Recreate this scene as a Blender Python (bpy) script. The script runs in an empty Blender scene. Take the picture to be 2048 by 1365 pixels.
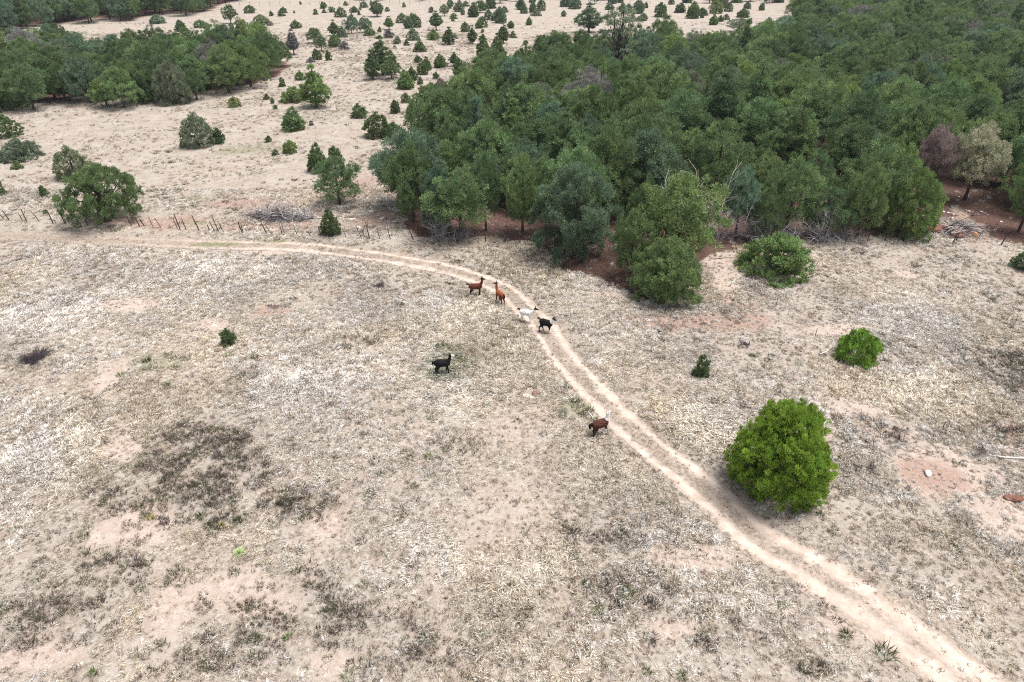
import bpy, bmesh, math, random
import numpy as np
from mathutils import Vector, Matrix

# ------------------------------------------------------------------ camera, sky, sun, exposure
sc = bpy.context.scene
COL = sc.collection
CAM_H, PITCH, FPX = 28.7, math.radians(31.4), 1365.0
cam_data = bpy.data.cameras.new('camera')
cam = bpy.data.objects.new('camera', cam_data)
COL.objects.link(cam)
cam.location = (0, 0, CAM_H)
cam.rotation_euler = (math.radians(90) - PITCH, 0, 0)
cam_data.sensor_fit = 'HORIZONTAL'; cam_data.sensor_width = 36.0
cam_data.lens = 36.0 * FPX / 2048.0
cam_data.clip_start = 0.5; cam_data.clip_end = 3000
sc.camera = cam

SUN_EL, SUN_AZ = math.radians(70), math.radians(8)      # azimuth counted from +X towards +Y
world = bpy.data.worlds.new('World'); sc.world = world; world.use_nodes = True
wn = world.node_tree; wn.nodes.clear()
sky = wn.nodes.new('ShaderNodeTexSky'); sky.sky_type = 'NISHITA'; sky.sun_disc = False
sky.sun_elevation = SUN_EL; sky.sun_rotation = math.radians(90) - SUN_AZ
sky.altitude = 2000; sky.air_density = 0.8; sky.dust_density = 6.0; sky.ozone_density = 0.6
bg = wn.nodes.new('ShaderNodeBackground'); bg.inputs['Strength'].default_value = 0.06
wo = wn.nodes.new('ShaderNodeOutputWorld')
grey = wn.nodes.new('ShaderNodeHueSaturation'); grey.inputs['Saturation'].default_value = 0.35      # cloud cover greys the blue
wn.links.new(sky.outputs[0], grey.inputs['Color']); wn.links.new(grey.outputs[0], bg.inputs[0]); wn.links.new(bg.outputs[0], wo.inputs[0])
sun_data = bpy.data.lights.new('sun', 'SUN'); sun_data.energy = 1.5; sun_data.angle = math.radians(32)
sun_data.color = (1.0, 0.968, 0.948)
sun = bpy.data.objects.new('sun', sun_data); COL.objects.link(sun)
sd = Vector((math.cos(SUN_EL)*math.cos(SUN_AZ), math.cos(SUN_EL)*math.sin(SUN_AZ), math.sin(SUN_EL)))
sun.rotation_euler = sd.to_track_quat('Z', 'Y').to_euler(); sun.location = (60, 60, 120)
vs = sc.view_settings
vs.view_transform = 'Standard'; vs.look = 'None'; vs.exposure = 2.08; vs.gamma = 1.0; vs.use_curve_mapping = False
sc.cycles.max_bounces = 4; sc.cycles.diffuse_bounces = 3; sc.cycles.glossy_bounces = 1
sc.cycles.transmission_bounces = 3; sc.cycles.transparent_max_bounces = 4; sc.cycles.volume_bounces = 0
sc.cycles.use_denoising = False
sc.cycles.pixel_filter_type = 'BLACKMAN_HARRIS'; sc.cycles.filter_width = 1.1

# ------------------------------------------------------------------ small helpers
R_ = np.random.default_rng
CP, SP = math.cos(PITCH), math.sin(PITCH)

def G(u, v, z=0.0):
    """ground point seen at photograph pixel (u, v)"""
    xc, yc = (u-1024)/FPX, (682.5-v)/FPX
    dy, dz = CP + yc*SP, -SP + yc*CP
    t = (CAM_H - z)/(-dz)
    return xc*t, dy*t

def ppm(y):                       # pixels per metre on the ground at distance y
    return FPX/(y*CP + CAM_H*SP)

def top_height(y, v):             # height of the point at distance y that shows on row v
    yc = (682.5-v)/FPX
    dy, dz = CP + yc*SP, -SP + yc*CP
    return CAM_H + dz/dy*y

def _hash(ix, iy, seed):
    h = (ix.astype(np.int64)*374761393 + iy.astype(np.int64)*668265263 + seed*1274126177) & 0xffffffff
    h = ((h ^ (h >> 13))*1274126177) & 0xffffffff
    return ((h ^ (h >> 16)) & 0xffff)/65535.0

def vnoise(x, y, s, seed=0):
    x = np.asarray(x, float)/s; y = np.asarray(y, float)/s
    ix, iy = np.floor(x), np.floor(y); fx, fy = x-ix, y-iy
    fx = fx*fx*(3-2*fx); fy = fy*fy*(3-2*fy)
    a, b = _hash(ix, iy, seed), _hash(ix+1, iy, seed)
    c, d = _hash(ix, iy+1, seed), _hash(ix+1, iy+1, seed)
    return (a*(1-fx)+b*fx)*(1-fy) + (c*(1-fx)+d*fx)*fy

def fbm(x, y, s, seed=0, n=4):
    t, a, w = 0, 1.0, 0
    for k in range(n):
        t = t + a*vnoise(x, y, s/2**k, seed+k*17); w += a; a *= .55
    return t/w

def sstep(a, b, x):
    t = np.clip((x-a)/(b-a), 0, 1); return t*t*(3-2*t)

def in_poly(x, y, poly):
    x = np.asarray(x, float); y = np.asarray(y, float); r = np.zeros(x.shape, bool)
    n = len(poly)
    for i in range(n):
        x0, y0 = poly[i]; x1, y1 = poly[(i+1) % n]
        if y0 == y1: continue
        c = ((y0 > y) != (y1 > y)) & (x < (x1-x0)*(y-y0)/(y1-y0)+x0)
        r ^= c
    return r

def seg_dist(x, y, pts):
    """distance to a polyline and the signed side offset"""
    best = np.full(np.shape(x), 1e9); side = np.zeros(np.shape(x)); along = np.zeros(np.shape(x)); acc = 0
    for (x0, y0), (x1, y1) in zip(pts[:-1], pts[1:]):
        dx, dy = x1-x0, y1-y0; l2 = dx*dx+dy*dy; l = math.sqrt(l2)
        t = np.clip(((x-x0)*dx+(y-y0)*dy)/l2, 0, 1)
        ex, ey = x-(x0+t*dx), y-(y0+t*dy); d = np.hypot(ex, ey)
        m = d < best
        best = np.where(m, d, best); side = np.where(m, (dx*ey-dy*ex)/l, side); along = np.where(m, acc+t*l, along)
        acc += l
    return best, side, along

def smooth_line(pts, step):
    """Catmull-Rom through pts, resampled"""
    P = np.array([2*np.array(pts[0])-np.array(pts[1])] + [np.array(p) for p in pts] + [2*np.array(pts[-1])-np.array(pts[-2])], float)
    out = []
    for i in range(1, len(P)-2):
        n = max(2, int(np.linalg.norm(P[i+1]-P[i])/step))
        for k in range(n):
            t = k/n
            out.append(.5*((2*P[i]) + (-P[i-1]+P[i+1])*t + (2*P[i-1]-5*P[i]+4*P[i+1]-P[i+2])*t*t + (-P[i-1]+3*P[i]-3*P[i+1]+P[i+2])*t**3))
    out.append(P[-2])
    return np.array(out)

# ------------------------------------------------------------------ ground fields (where what grows), in metres
TRACK_PX = [(-260,456),(-120,463),(0,470.5),(145,478),(300,485),(450,490),(593,494),(700,505),(790,517),(900,538),(1006,576),(1046,611),(1083,646),
            (1116,699),(1160,752),(1192,787),(1222,822),(1259,857),(1325,913),(1412,980),(1507,1067),(1600,1124),(1705,1190),(1808,1266),(1905,1342),(2020,1435),(2150,1550)]
TRACK = smooth_line([G(*p) for p in TRACK_PX], 0.6)
_tr = [tuple(p) for p in TRACK[::2]]

def ell(px, py, rx, ry):
    x, y = G(px, py); x2, _ = G(px+rx, py); _, ya = G(px, py-ry); _, yb = G(px, py+ry)
    return x, y, abs(x2-x), abs(ya-yb)/2

BARE = [ell(*e) for e in [(265,1062,85,45),(245,893,55,26),(480,1195,130,50),(650,1055,55,42),(85,1310,110,55),(340,1215,60,90),
        (1430,515,42,50),(1453,572,30,9),(1813,547,24,7),(1905,945,110,65),(2010,1030,90,55),(1700,815,70,22),(545,500,60,8),(1780,870,60,22),(1330,1115,130,30),
        (1250,590,70,10),(250,610,60,14),(215,760,30,60),(660,1330,70,40),(1700,1250,60,30),(1350,1260,60,26),(420,650,40,14),(1640,660,90,14)]]
RED = [ell(*e) for e in [(330,446,110,16),(560,452,150,14),(240,440,60,12),(545,622,34,12),(1900,955,95,45),(2035,995,40,24),(520,410,120,14),(760,440,70,26),
        (640,415,70,12),(1900,430,160,60),(1330,645,130,16),(1290,545,90,14),(1480,600,60,22),(2040,880,40,40),(700,380,60,30),(800,380,40,40),(1450,640,120,20)]]
GREEN = [ell(*e) for e in [(395,398,60,12),(395,450,45,7),(430,489,75,7),(540,482,40,4),(885,700,60,20),(1145,822,45,30),(310,728,80,22),(480,300,80,14),(900,735,60,30)]]
WEED = [(*ell(*e[:4]), e[4]) for e in [(400,895,110,55,1),(440,965,150,80,1),(570,1000,95,42,1),(510,950,90,45,.8),(450,1045,110,34,.8),(350,870,60,25,.7),(300,1150,190,70,.55),(560,1230,200,80,.5),(140,1230,140,80,.5),(250,1010,60,60,.4),
        (1240,1085,130,55,.5),(1255,1190,130,65,.6),(2015,745,75,62,.9),(800,1290,200,60,.35),(1500,1290,120,50,.3),(1790,865,80,26,.5),(2020,860,70,34,.6),(1740,925,60,20,.4),(700,690,60,24,.25),(1080,1240,110,70,.35),(930,885,90,34,.25),(420,1320,190,50,.4),(1650,1330,90,40,.4)]]
PALE = [ell(*e) for e in [(60,980,120,120),(1230,950,120,65),(960,790,230,110),(900,640,210,60),(420,540,170,45),(1800,640,200,70),(880,1120,140,110),(1040,1130,110,90),(1850,780,120,50),(1400,850,70,60),(100,620,130,60),(640,780,140,70),(1250,560,100,25),(1620,1120,60,40),(1900,1200,90,70)]]
TRAILS = [[G(*p) for p in q] for q in [[(745,880),(735,930),(690,1010),(655,1080),(600,1180),(560,1280)],[(190,700),(215,770),(245,850),(250,900)],[(1440,480),(1425,530),(1450,590),(1400,640),(1300,650)],
        [(1640,770),(1700,830),(1780,900),(1890,950)],[(860,1150),(880,1240),(900,1340)],[(330,1130),(350,1220),(345,1330)]]]

def blobs(x, y, L, seed, edge=.55):
    m = np.zeros(np.shape(x)); n = (fbm(x, y, 3.5, seed, 4)-.5)*1.5
    for cx, cy, rx, ry, *w in L:
        d = np.hypot((x-cx)/rx, (y-cy)/ry)
        m = np.maximum(m, sstep(1.15, 1.15-edge, d+n)*(w[0] if w else 1))
    return m

WOOD_PX = [(798,432),(838,474),(900,484),(1000,484),(1085,492),(1150,545),(1215,552),(1262,585),(1330,596),(1385,560),(1402,505),(1470,500),(1560,492),(1700,482),(1850,476),(1880,440),
           (1935,410),(1990,480),(2100,500),(2450,520),(2900,300),(2700,60),(2500,-45),(1640,-45),(1590,22),(1600,88),(1500,118),(1400,128),(1300,118),(1190,124),(1090,148),(1012,164),(955,190),(918,224),(880,268),(862,300),(850,330),(832,378)]
WOOD = [G(*p) for p in WOOD_PX]
LEFTWOOD_PX = [(-420,225),(-160,232),(0,220),(70,226),(110,214),(165,212),(225,222),(300,212),(390,203),(470,186),(528,172),(556,150),(585,130),(556,122),(500,113),(440,113),(380,110),(320,114),(250,126),(150,116),(70,114),(0,114),(-200,118),(-500,130)]
LEFTWOOD = [G(*p) for p in LEFTWOOD_PX]
FARWOOD_PX = [(-700,78),(-200,76),(0,66),(60,62),(130,46),(200,50),(262,42),(300,34),(395,34),(425,14),(470,4),(520,-8),(560,-45),(-900,-45)]
FARWOOD = [G(*p) for p in FARWOOD_PX]

def fields(x, y):
    x = np.asarray(x, float); y = np.asarray(y, float)
    f = {}
    f['td'], f['ts'], f['ta'] = seg_dist(x, y, _tr)
    f['bare'] = blobs(x, y, BARE, 11)
    for q in TRAILS:
        d, _, _ = seg_dist(x, y, q)
        f['bare'] = np.maximum(f['bare'], sstep(.9, .1, d + (fbm(x, y, 1.6, 77)-.5)*1.2)*.45)
    f['bare'] = np.maximum(f['bare'], sstep(.60, .74, fbm(x, y, 7, 5, 5))*sstep(60, 30, y)*.4)
    f['red'] = blobs(x, y, RED, 23, .8)
    f['green'] = blobs(x, y, GREEN, 31, .9)
    f['weed'] = blobs(x, y, WEED, 41, .8)
    wx = x + (fbm(x, y, 6, 51)-.5)*5; wy = y + (fbm(x, y, 6, 52)-.5)*5
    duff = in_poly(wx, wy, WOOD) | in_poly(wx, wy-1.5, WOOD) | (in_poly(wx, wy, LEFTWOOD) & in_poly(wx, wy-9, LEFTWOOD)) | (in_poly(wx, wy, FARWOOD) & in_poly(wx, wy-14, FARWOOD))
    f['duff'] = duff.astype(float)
    return f

def tz(x, y, td=None, ts=None):
    """terrain height"""
    x = np.asarray(x, float); y = np.asarray(y, float)
    z = (fbm(x, y, 26, 3, 3)-.5)*.5 + (vnoise(x, y, 2.2, 8)-.5)*.09
    if td is None: td, ts, _ = seg_dist(x, y, _tr)
    z = z - .06*sstep(2.6, 1.2, td)
    return z

def zat(x, y): return float(tz(np.array([x]), np.array([y]))[0])

# ------------------------------------------------------------------ materials
def new_mat(name):
    m = bpy.data.materials.new(name); m.use_nodes = True
    nt = m.node_tree; nt.nodes.clear()
    out = nt.nodes.new('ShaderNodeOutputMaterial')
    return m, nt, out
def N(nt, t, **kw):
    n = nt.nodes.new(t)
    for k, v in kw.items(): setattr(n, k, v)
    return n
def mixc(nt, fac, a, b, mode='MIX'):
    n = nt.nodes.new('ShaderNodeMix'); n.data_type = 'RGBA'; n.blend_type = mode
    for sock, v in ((n.inputs[0], fac), (n.inputs[6], a), (n.inputs[7], b)):
        if hasattr(v, 'is_linked') or isinstance(v, bpy.types.NodeSocket): nt.links.new(v, sock)
        elif isinstance(v, (int, float)): sock.default_value = v
        else: sock.default_value = (*v, 1) if len(v) == 3 else v
    return n.outputs[2]
def noise(nt, vec, scale, detail=4, rough=.55, dist=0):
    n = N(nt, 'ShaderNodeTexNoise'); n.inputs['Scale'].default_value = scale; n.inputs['Detail'].default_value = detail
    n.inputs['Roughness'].default_value = rough; n.inputs['Distortion'].default_value = dist
    nt.links.new(vec, n.inputs['Vector']); return n.outputs[0]
def ramp(nt, fac, stops):
    n = N(nt, 'ShaderNodeValToRGB'); e = n.color_ramp.elements
    while len(e) < len(stops): e.new(.5)
    for k, (p, c) in enumerate(stops): e[k].position = p; e[k].color = (*c, 1) if len(c) == 3 else c
    nt.links.new(fac, n.inputs[0]); return n.outputs[0]
def attr(nt, name, typ='GEOMETRY'):
    n = N(nt, 'ShaderNodeAttribute', attribute_name=name, attribute_type=typ); return n
def mul(nt, a, b, op='MULTIPLY', clamp=False):
    n = N(nt, 'ShaderNodeMath', operation=op, use_clamp=clamp)
    for s, v in ((n.inputs[0], a), (n.inputs[1], b)):
        if isinstance(v, (int, float)): s.default_value = v
        else: nt.links.new(v, s)
    return n.outputs[0]

def ground_material():
    m, nt, out = new_mat('dry_ground')
    P = N(nt, 'ShaderNodeNewGeometry').outputs['Position']
    n1 = noise(nt, P, .11, 5); n2 = noise(nt, P, .8, 6, .65); n3 = noise(nt, P, 4.5, 5, .7); n4 = noise(nt, P, 14, 4, .75)
    soil = ramp(nt, n2, [(.25, (.28,.215,.165)), (.5, (.41,.325,.255)), (.75, (.53,.43,.345))])
    litter = ramp(nt, n3, [(.30, (.10,.08,.063)), (.46, (.27,.225,.18)), (.60, (.48,.42,.345)), (.75, (.68,.62,.54))])
    g = mixc(nt, ramp(nt, n4, [(.42, (0,0,0)), (.6, (1,1,1))]), soil, litter)
    g = mixc(nt, ramp(nt, n1, [(.35, (0,0,0)), (.65, (.6,.6,.6))]), g, litter)
    sand = ramp(nt, noise(nt, P, 2.3, 6, .7), [(.3, (.42,.325,.26)), (.5, (.54,.435,.36)), (.72, (.65,.55,.475))])
    sand = mixc(nt, ramp(nt, n4, [(.50, (0,0,0)), (.62, (.7,.7,.7))]), sand, (.29,.225,.165))
    nb_ = noise(nt, P, .33, 6, .7); nb2 = noise(nt, P, 1.7, 5, .75)
    g = mixc(nt, ramp(nt, nb_, [(.42, (0,0,0)), (.62, (.55,.55,.55))]), g, (.50,.46,.40))
    g = mixc(nt, ramp(nt, nb2, [(.56, (0,0,0)), (.70, (.5,.5,.5))]), g, (.20,.17,.125))
    g = mixc(nt, mul(nt, attr(nt, 'm_bare').outputs['Fac'], ramp(nt, nb2, [(.34, (.55,.55,.55)), (.5, (1,1,1))])), g, sand)
    redc = ramp(nt, n3, [(.3, (.23,.135,.10)), (.55, (.38,.245,.19)), (.75, (.50,.365,.29))])
    g = mixc(nt, mul(nt, attr(nt, 'm_red').outputs['Fac'], .72), g, redc)
    weedc = ramp(nt, n3, [(.3, (.11,.085,.065)), (.55, (.24,.19,.145)), (.75, (.40,.32,.24))])
    g = mixc(nt, mul(nt, attr(nt, 'm_weed').outputs['Fac'], .22), g, weedc)
    grn = ramp(nt, n3, [(.3, (.10,.12,.05)), (.6, (.25,.26,.13)), (.75, (.42,.38,.25))])
    g = mixc(nt, mul(nt, attr(nt, 'm_green').outputs['Fac'], .45), g, grn)
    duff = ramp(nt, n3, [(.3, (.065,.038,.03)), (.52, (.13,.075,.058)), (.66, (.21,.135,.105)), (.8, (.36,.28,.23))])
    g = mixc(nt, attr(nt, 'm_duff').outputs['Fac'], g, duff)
    b = N(nt, 'ShaderNodeBump'); b.inputs['Strength'].default_value = .7; b.inputs['Distance'].default_value = .12
    nt.links.new(mixc(nt, .5, n3, n4), b.inputs['Height'])
    bs = N(nt, 'ShaderNodeBsdfPrincipled'); bs.inputs['Roughness'].default_value = .95; bs.inputs['Specular IOR Level'].default_value = .1
    g = mixc(nt, 1.0, g, (.79,.79,.80), 'MULTIPLY')
    nt.links.new(g, bs.inputs['Base Color']); nt.links.new(b.outputs[0], bs.inputs['Normal'])
    nt.links.new(bs.outputs[0], out.inputs[0]); return m

def track_material():
    m, nt, out = new_mat('track_sand')
    P = N(nt, 'ShaderNodeNewGeometry').outputs['Position']
    n2 = noise(nt, P, 1.1, 6, .7); n3 = noise(nt, P, 5, 5, .7); n4 = noise(nt, P, 15, 4, .7)
    sand = ramp(nt, n2, [(.3, (.47,.365,.29)), (.5, (.61,.49,.40)), (.7, (.76,.65,.55))])
    sand = mixc(nt, ramp(nt, n4, [(.55, (0,0,0)), (.7, (.55,.55,.55))]), sand, (.35,.265,.19))
    edge = ramp(nt, n3, [(.3, (.17,.13,.098)), (.5, (.33,.265,.205)), (.7, (.52,.44,.36))])
    g = mixc(nt, attr(nt, 'rut').outputs['Fac'], edge, sand)
    grn = ramp(nt, n3, [(.3, (.10,.12,.05)), (.6, (.25,.26,.13)), (.75, (.42,.38,.25))])
    g = mixc(nt, mul(nt, attr(nt, 'm_green').outputs['Fac'], .8), g, grn)
    b = N(nt, 'ShaderNodeBump'); b.inputs['Strength'].default_value = .6; b.inputs['Distance'].default_value = .08
    nt.links.new(mixc(nt, .5, n3, n4), b.inputs['Height'])
    bs = N(nt, 'ShaderNodeBsdfPrincipled'); bs.inputs['Roughness'].default_value = .95; bs.inputs['Specular IOR Level'].default_value = .1
    g = mixc(nt, 1.0, g, (.79,.79,.80), 'MULTIPLY')
    nt.links.new(g, bs.inputs['Base Color']); nt.links.new(b.outputs[0], bs.inputs['Normal'])
    nt.links.new(bs.outputs[0], out.inputs[0]); return m

def leaf_material(name, instanced, spread=(.5, 1.5), trans=.35, attr_color=None):
    """foliage or grass: colour of the object (or of the scattered point) times a per-leaf variation"""
    m, nt, out = new_mat(name)
    c = attr(nt, 'tint', 'INSTANCER').outputs['Color'] if instanced else N(nt, 'ShaderNodeObjectInfo').outputs['Color']
    lv = attr(nt, 'lv').outputs['Fac']
    v = N(nt, 'ShaderNodeMapRange'); nt.links.new(lv, v.inputs[0]); v.inputs[3].default_value, v.inputs[4].default_value = spread
    c2 = N(nt, 'ShaderNodeHueSaturation'); nt.links.new(c, c2.inputs['Color']); nt.links.new(v.outputs[0], c2.inputs['Value'])
    hs = N(nt, 'ShaderNodeMapRange'); nt.links.new(attr(nt, 'lh').outputs['Fac'], hs.inputs[0]); hs.inputs[3].default_value, hs.inputs[4].default_value = .478, .52
    nt.links.new(hs.outputs[0], c2.inputs['Hue'])
    d = N(nt, 'ShaderNodeBsdfDiffuse'); t = N(nt, 'ShaderNodeBsdfTranslucent'); mx = N(nt, 'ShaderNodeMixShader'); mx.inputs[0].default_value = trans
    nt.links.new(c2.outputs[0], d.inputs[0]); nt.links.new(c2.outputs[0], t.inputs[0])
    nt.links.new(d.outputs[0], mx.inputs[1]); nt.links.new(t.outputs[0], mx.inputs[2]); nt.links.new(mx.outputs[0], out.inputs[0])
    return m

def rough_material(name, stops, scale, stretch=(1,1,1), bump=.4, rough=.9):
    m, nt, out = new_mat(name)
    tc = N(nt, 'ShaderNodeTexCoord'); mp = N(nt, 'ShaderNodeMapping'); mp.inputs['Scale'].default_value = stretch
    nt.links.new(tc.outputs['Object'], mp.inputs[0])
    n = noise(nt, mp.outputs[0], scale, 5, .65)
    bs = N(nt, 'ShaderNodeBsdfPrincipled'); bs.inputs['Roughness'].default_value = rough; bs.inputs['Specular IOR Level'].default_value = .2
    nt.links.new(ramp(nt, n, stops), bs.inputs['Base Color'])
    b = N(nt, 'ShaderNodeBump'); b.inputs['Strength'].default_value = bump; b.inputs['Distance'].default_value = .02
    nt.links.new(n, b.inputs['Height']); nt.links.new(b.outputs[0], bs.inputs['Normal'])
    nt.links.new(bs.outputs[0], out.inputs[0]); return m

def fur_material():
    m, nt, out = new_mat('llama_wool')
    tc = N(nt, 'ShaderNodeTexCoord')
    mp = N(nt, 'ShaderNodeMapping'); mp.inputs['Scale'].default_value = (1, 1, .35); nt.links.new(tc.outputs['Object'], mp.inputs[0])
    n = noise(nt, mp.outputs[0], 22, 5, .7)
    c = mixc(nt, 1.0, attr(nt, 'coat').outputs['Color'], ramp(nt, n, [(.3, (.5,.48,.47)), (.7, (1.4,1.4,1.38))]), 'MULTIPLY')
    b = N(nt, 'ShaderNodeBump'); b.inputs['Strength'].default_value = .8; b.inputs['Distance'].default_value = .04; nt.links.new(n, b.inputs['Height'])
    bs = N(nt, 'ShaderNodeBsdfPrincipled'); bs.inputs['Roughness'].default_value = .85; bs.inputs['Specular IOR Level'].default_value = .15
    nt.links.new(c, bs.inputs['Base Color']); nt.links.new(b.outputs[0], bs.inputs['Normal']); nt.links.new(bs.outputs[0], out.inputs[0]); return m

M = {
 'ground': ground_material(), 'track': track_material(),
 'leaf': leaf_material('conifer_foliage', False), 'leaf_i': leaf_material('conifer_foliage_far', True),
 'grass': leaf_material('dry_grass', True, (.5, 1.4), .25), 'blade': leaf_material('green_blades', False, (.6, 1.4), .25),
 'bark': rough_material('dark_bark', [(.3, (.03,.024,.02)), (.6, (.075,.06,.05)), (.8, (.13,.105,.09))], 9, (1,1,.25)),
 'grey': rough_material('weathered_grey_wood', [(.3, (.13,.12,.125)), (.55, (.30,.28,.285)), (.8, (.50,.47,.46))], 7, (1,1,.3)),
 'greydark': rough_material('dark_dead_twigs', [(.3, (.045,.035,.04)), (.6, (.10,.08,.085)), (.8, (.17,.14,.14))], 7),
 'post': rough_material('old_fence_post', [(.3, (.03,.022,.02)), (.6, (.07,.052,.045)), (.8, (.13,.10,.085))], 9, (1,1,.2)),
 'postpale': rough_material('pale_fence_post', [(.3, (.17,.15,.14)), (.6, (.28,.25,.23)), (.8, (.40,.36,.33))], 9, (1,1,.2)),
 'wire': rough_material('rusty_wire', [(.3, (.09,.06,.05)), (.7, (.16,.11,.09))], 6),
 'bone': rough_material('bleached_wood', [(.3, (.52,.46,.41)), (.7, (.75,.70,.65))], 6, (.3,1,1)),
 'stone': rough_material('pale_stone', [(.3, (.45,.38,.32)), (.6, (.62,.55,.48)), (.8, (.74,.68,.62))], 5),
 'whitestone': rough_material('white_stone', [(.3, (.66,.64,.62)), (.7, (.84,.83,.81))], 5),
 'redstone': rough_material('red_brown_stone', [(.3, (.14,.07,.06)), (.7, (.28,.16,.13))], 6),
 'redsoil': rough_material('red_clay', [(.3, (.10,.045,.032)), (.55, (.19,.088,.06)), (.8, (.32,.175,.125))], 8),
 'cut': rough_material('fresh_cut_wood', [(.3, (.45,.20,.08)), (.7, (.60,.32,.14))], 8),
 'wool': fur_material(),
}

# ------------------------------------------------------------------ mesh helpers
def mesh_np(name, verts, quads=None, tris=None, mats=(), face_attr=None, vert_attr=None, mat_idx=None, smooth=False):
    me = bpy.data.meshes.new(name)
    verts = np.asarray(verts, np.float32).reshape(-1, 3)
    q = np.asarray(quads, np.int32).reshape(-1, 4) if quads is not None else np.zeros((0, 4), np.int32)
    t = np.asarray(tris, np.int32).reshape(-1, 3) if tris is not None else np.zeros((0, 3), np.int32)
    nq, ntr = len(q), len(t)
    me.vertices.add(len(verts)); me.vertices.foreach_set('co', verts.ravel())
    me.loops.add(nq*4+ntr*3); me.loops.foreach_set('vertex_index', np.concatenate([q.ravel(), t.ravel()]).astype(np.int32))
    me.polygons.add(nq+ntr)
    me.polygons.foreach_set('loop_start', np.concatenate([np.arange(nq)*4, nq*4+np.arange(ntr)*3]).astype(np.int32))
    if mat_idx is not None: me.polygons.foreach_set('material_index', np.asarray(mat_idx, np.int32))
    me.polygons.foreach_set('use_smooth', np.full(nq+ntr, smooth))
    for k, v in (face_attr or {}).items():
        a = me.attributes.new(k, 'FLOAT', 'FACE'); a.data.foreach_set('value', np.asarray(v, np.float32))
    for k, v in (vert_attr or {}).items():
        v = np.asarray(v, np.float32)
        if v.ndim == 1: a = me.attributes.new(k, 'FLOAT', 'POINT'); a.data.foreach_set('value', v)
        else: a = me.attributes.new(k, 'FLOAT_COLOR', 'POINT'); a.data.foreach_set('color', v.ravel())
    for m in mats: me.materials.append(m)
    me.update(calc_edges=True)
    return me

def unit(v): return v/np.maximum(np.linalg.norm(v, axis=-1, keepdims=True), 1e-9)

class Tubes:
    """tapered tubes collected into one mesh"""
    def __init__(s): s.v, s.q, s.n = [], [], 0
    def add(s, pts, rad, sides=5):
        pts = np.asarray(pts, float); rad = np.asarray(rad, float)*np.ones(len(pts))
        tan = unit(np.gradient(pts, axis=0)); ref = np.array([0.31, .77, .55]) if abs(tan[0] @ np.array([0.31, .77, .55])) < .85 else np.array([1., 0, 0])
        a = unit(np.cross(tan, ref)); b = np.cross(tan, a)
        ang = np.arange(sides)*2*math.pi/sides
        ring = pts[:, None] + rad[:, None, None]*(np.cos(ang)[None, :, None]*a[:, None] + np.sin(ang)[None, :, None]*b[:, None])
        n = len(pts); base = s.n
        i = np.arange(n-1)[:, None]*sides; j = np.arange(sides)[None]; j2 = (j+1) % sides
        s.q.append(np.stack([base+i+j, base+i+j2, base+i+sides+j2, base+i+sides+j], -1).reshape(-1, 4))
        s.v.append(ring.reshape(-1, 3)); s.n += n*sides
        if rad[-1] > .004 and sides == 4:
            s.q.append(np.array([[base+(n-1)*sides+k for k in range(4)]]))
    def mesh(s, name, mat):
        return mesh_np(name, np.concatenate(s.v), np.concatenate(s.q), mats=[mat], smooth=True)

def rot2(rng, n, amp): return rng.normal(0, amp, (n, 3))

# ------------------------------------------------------------------ tree prototypes
def prof_dome(t): return np.clip(1-(np.abs(t-.42)/.60)**2.3, .02, 1)**.55
def prof_egg(t):  return np.clip(1-(np.abs(t-.28)/.74)**2.0, .02, 1)**.6
def prof_cone(t): return np.clip((1-t**1.9)**.8*np.clip(.82+t, 0, 1), .03, 1)
def prof_pine(t): return np.clip((1-t)**.8*np.clip(.35+t*2.2, 0, 1)*1.25, .06, 1)
def prof_low(t):  return np.clip(1-t**2.4, .03, 1)**.7

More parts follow.
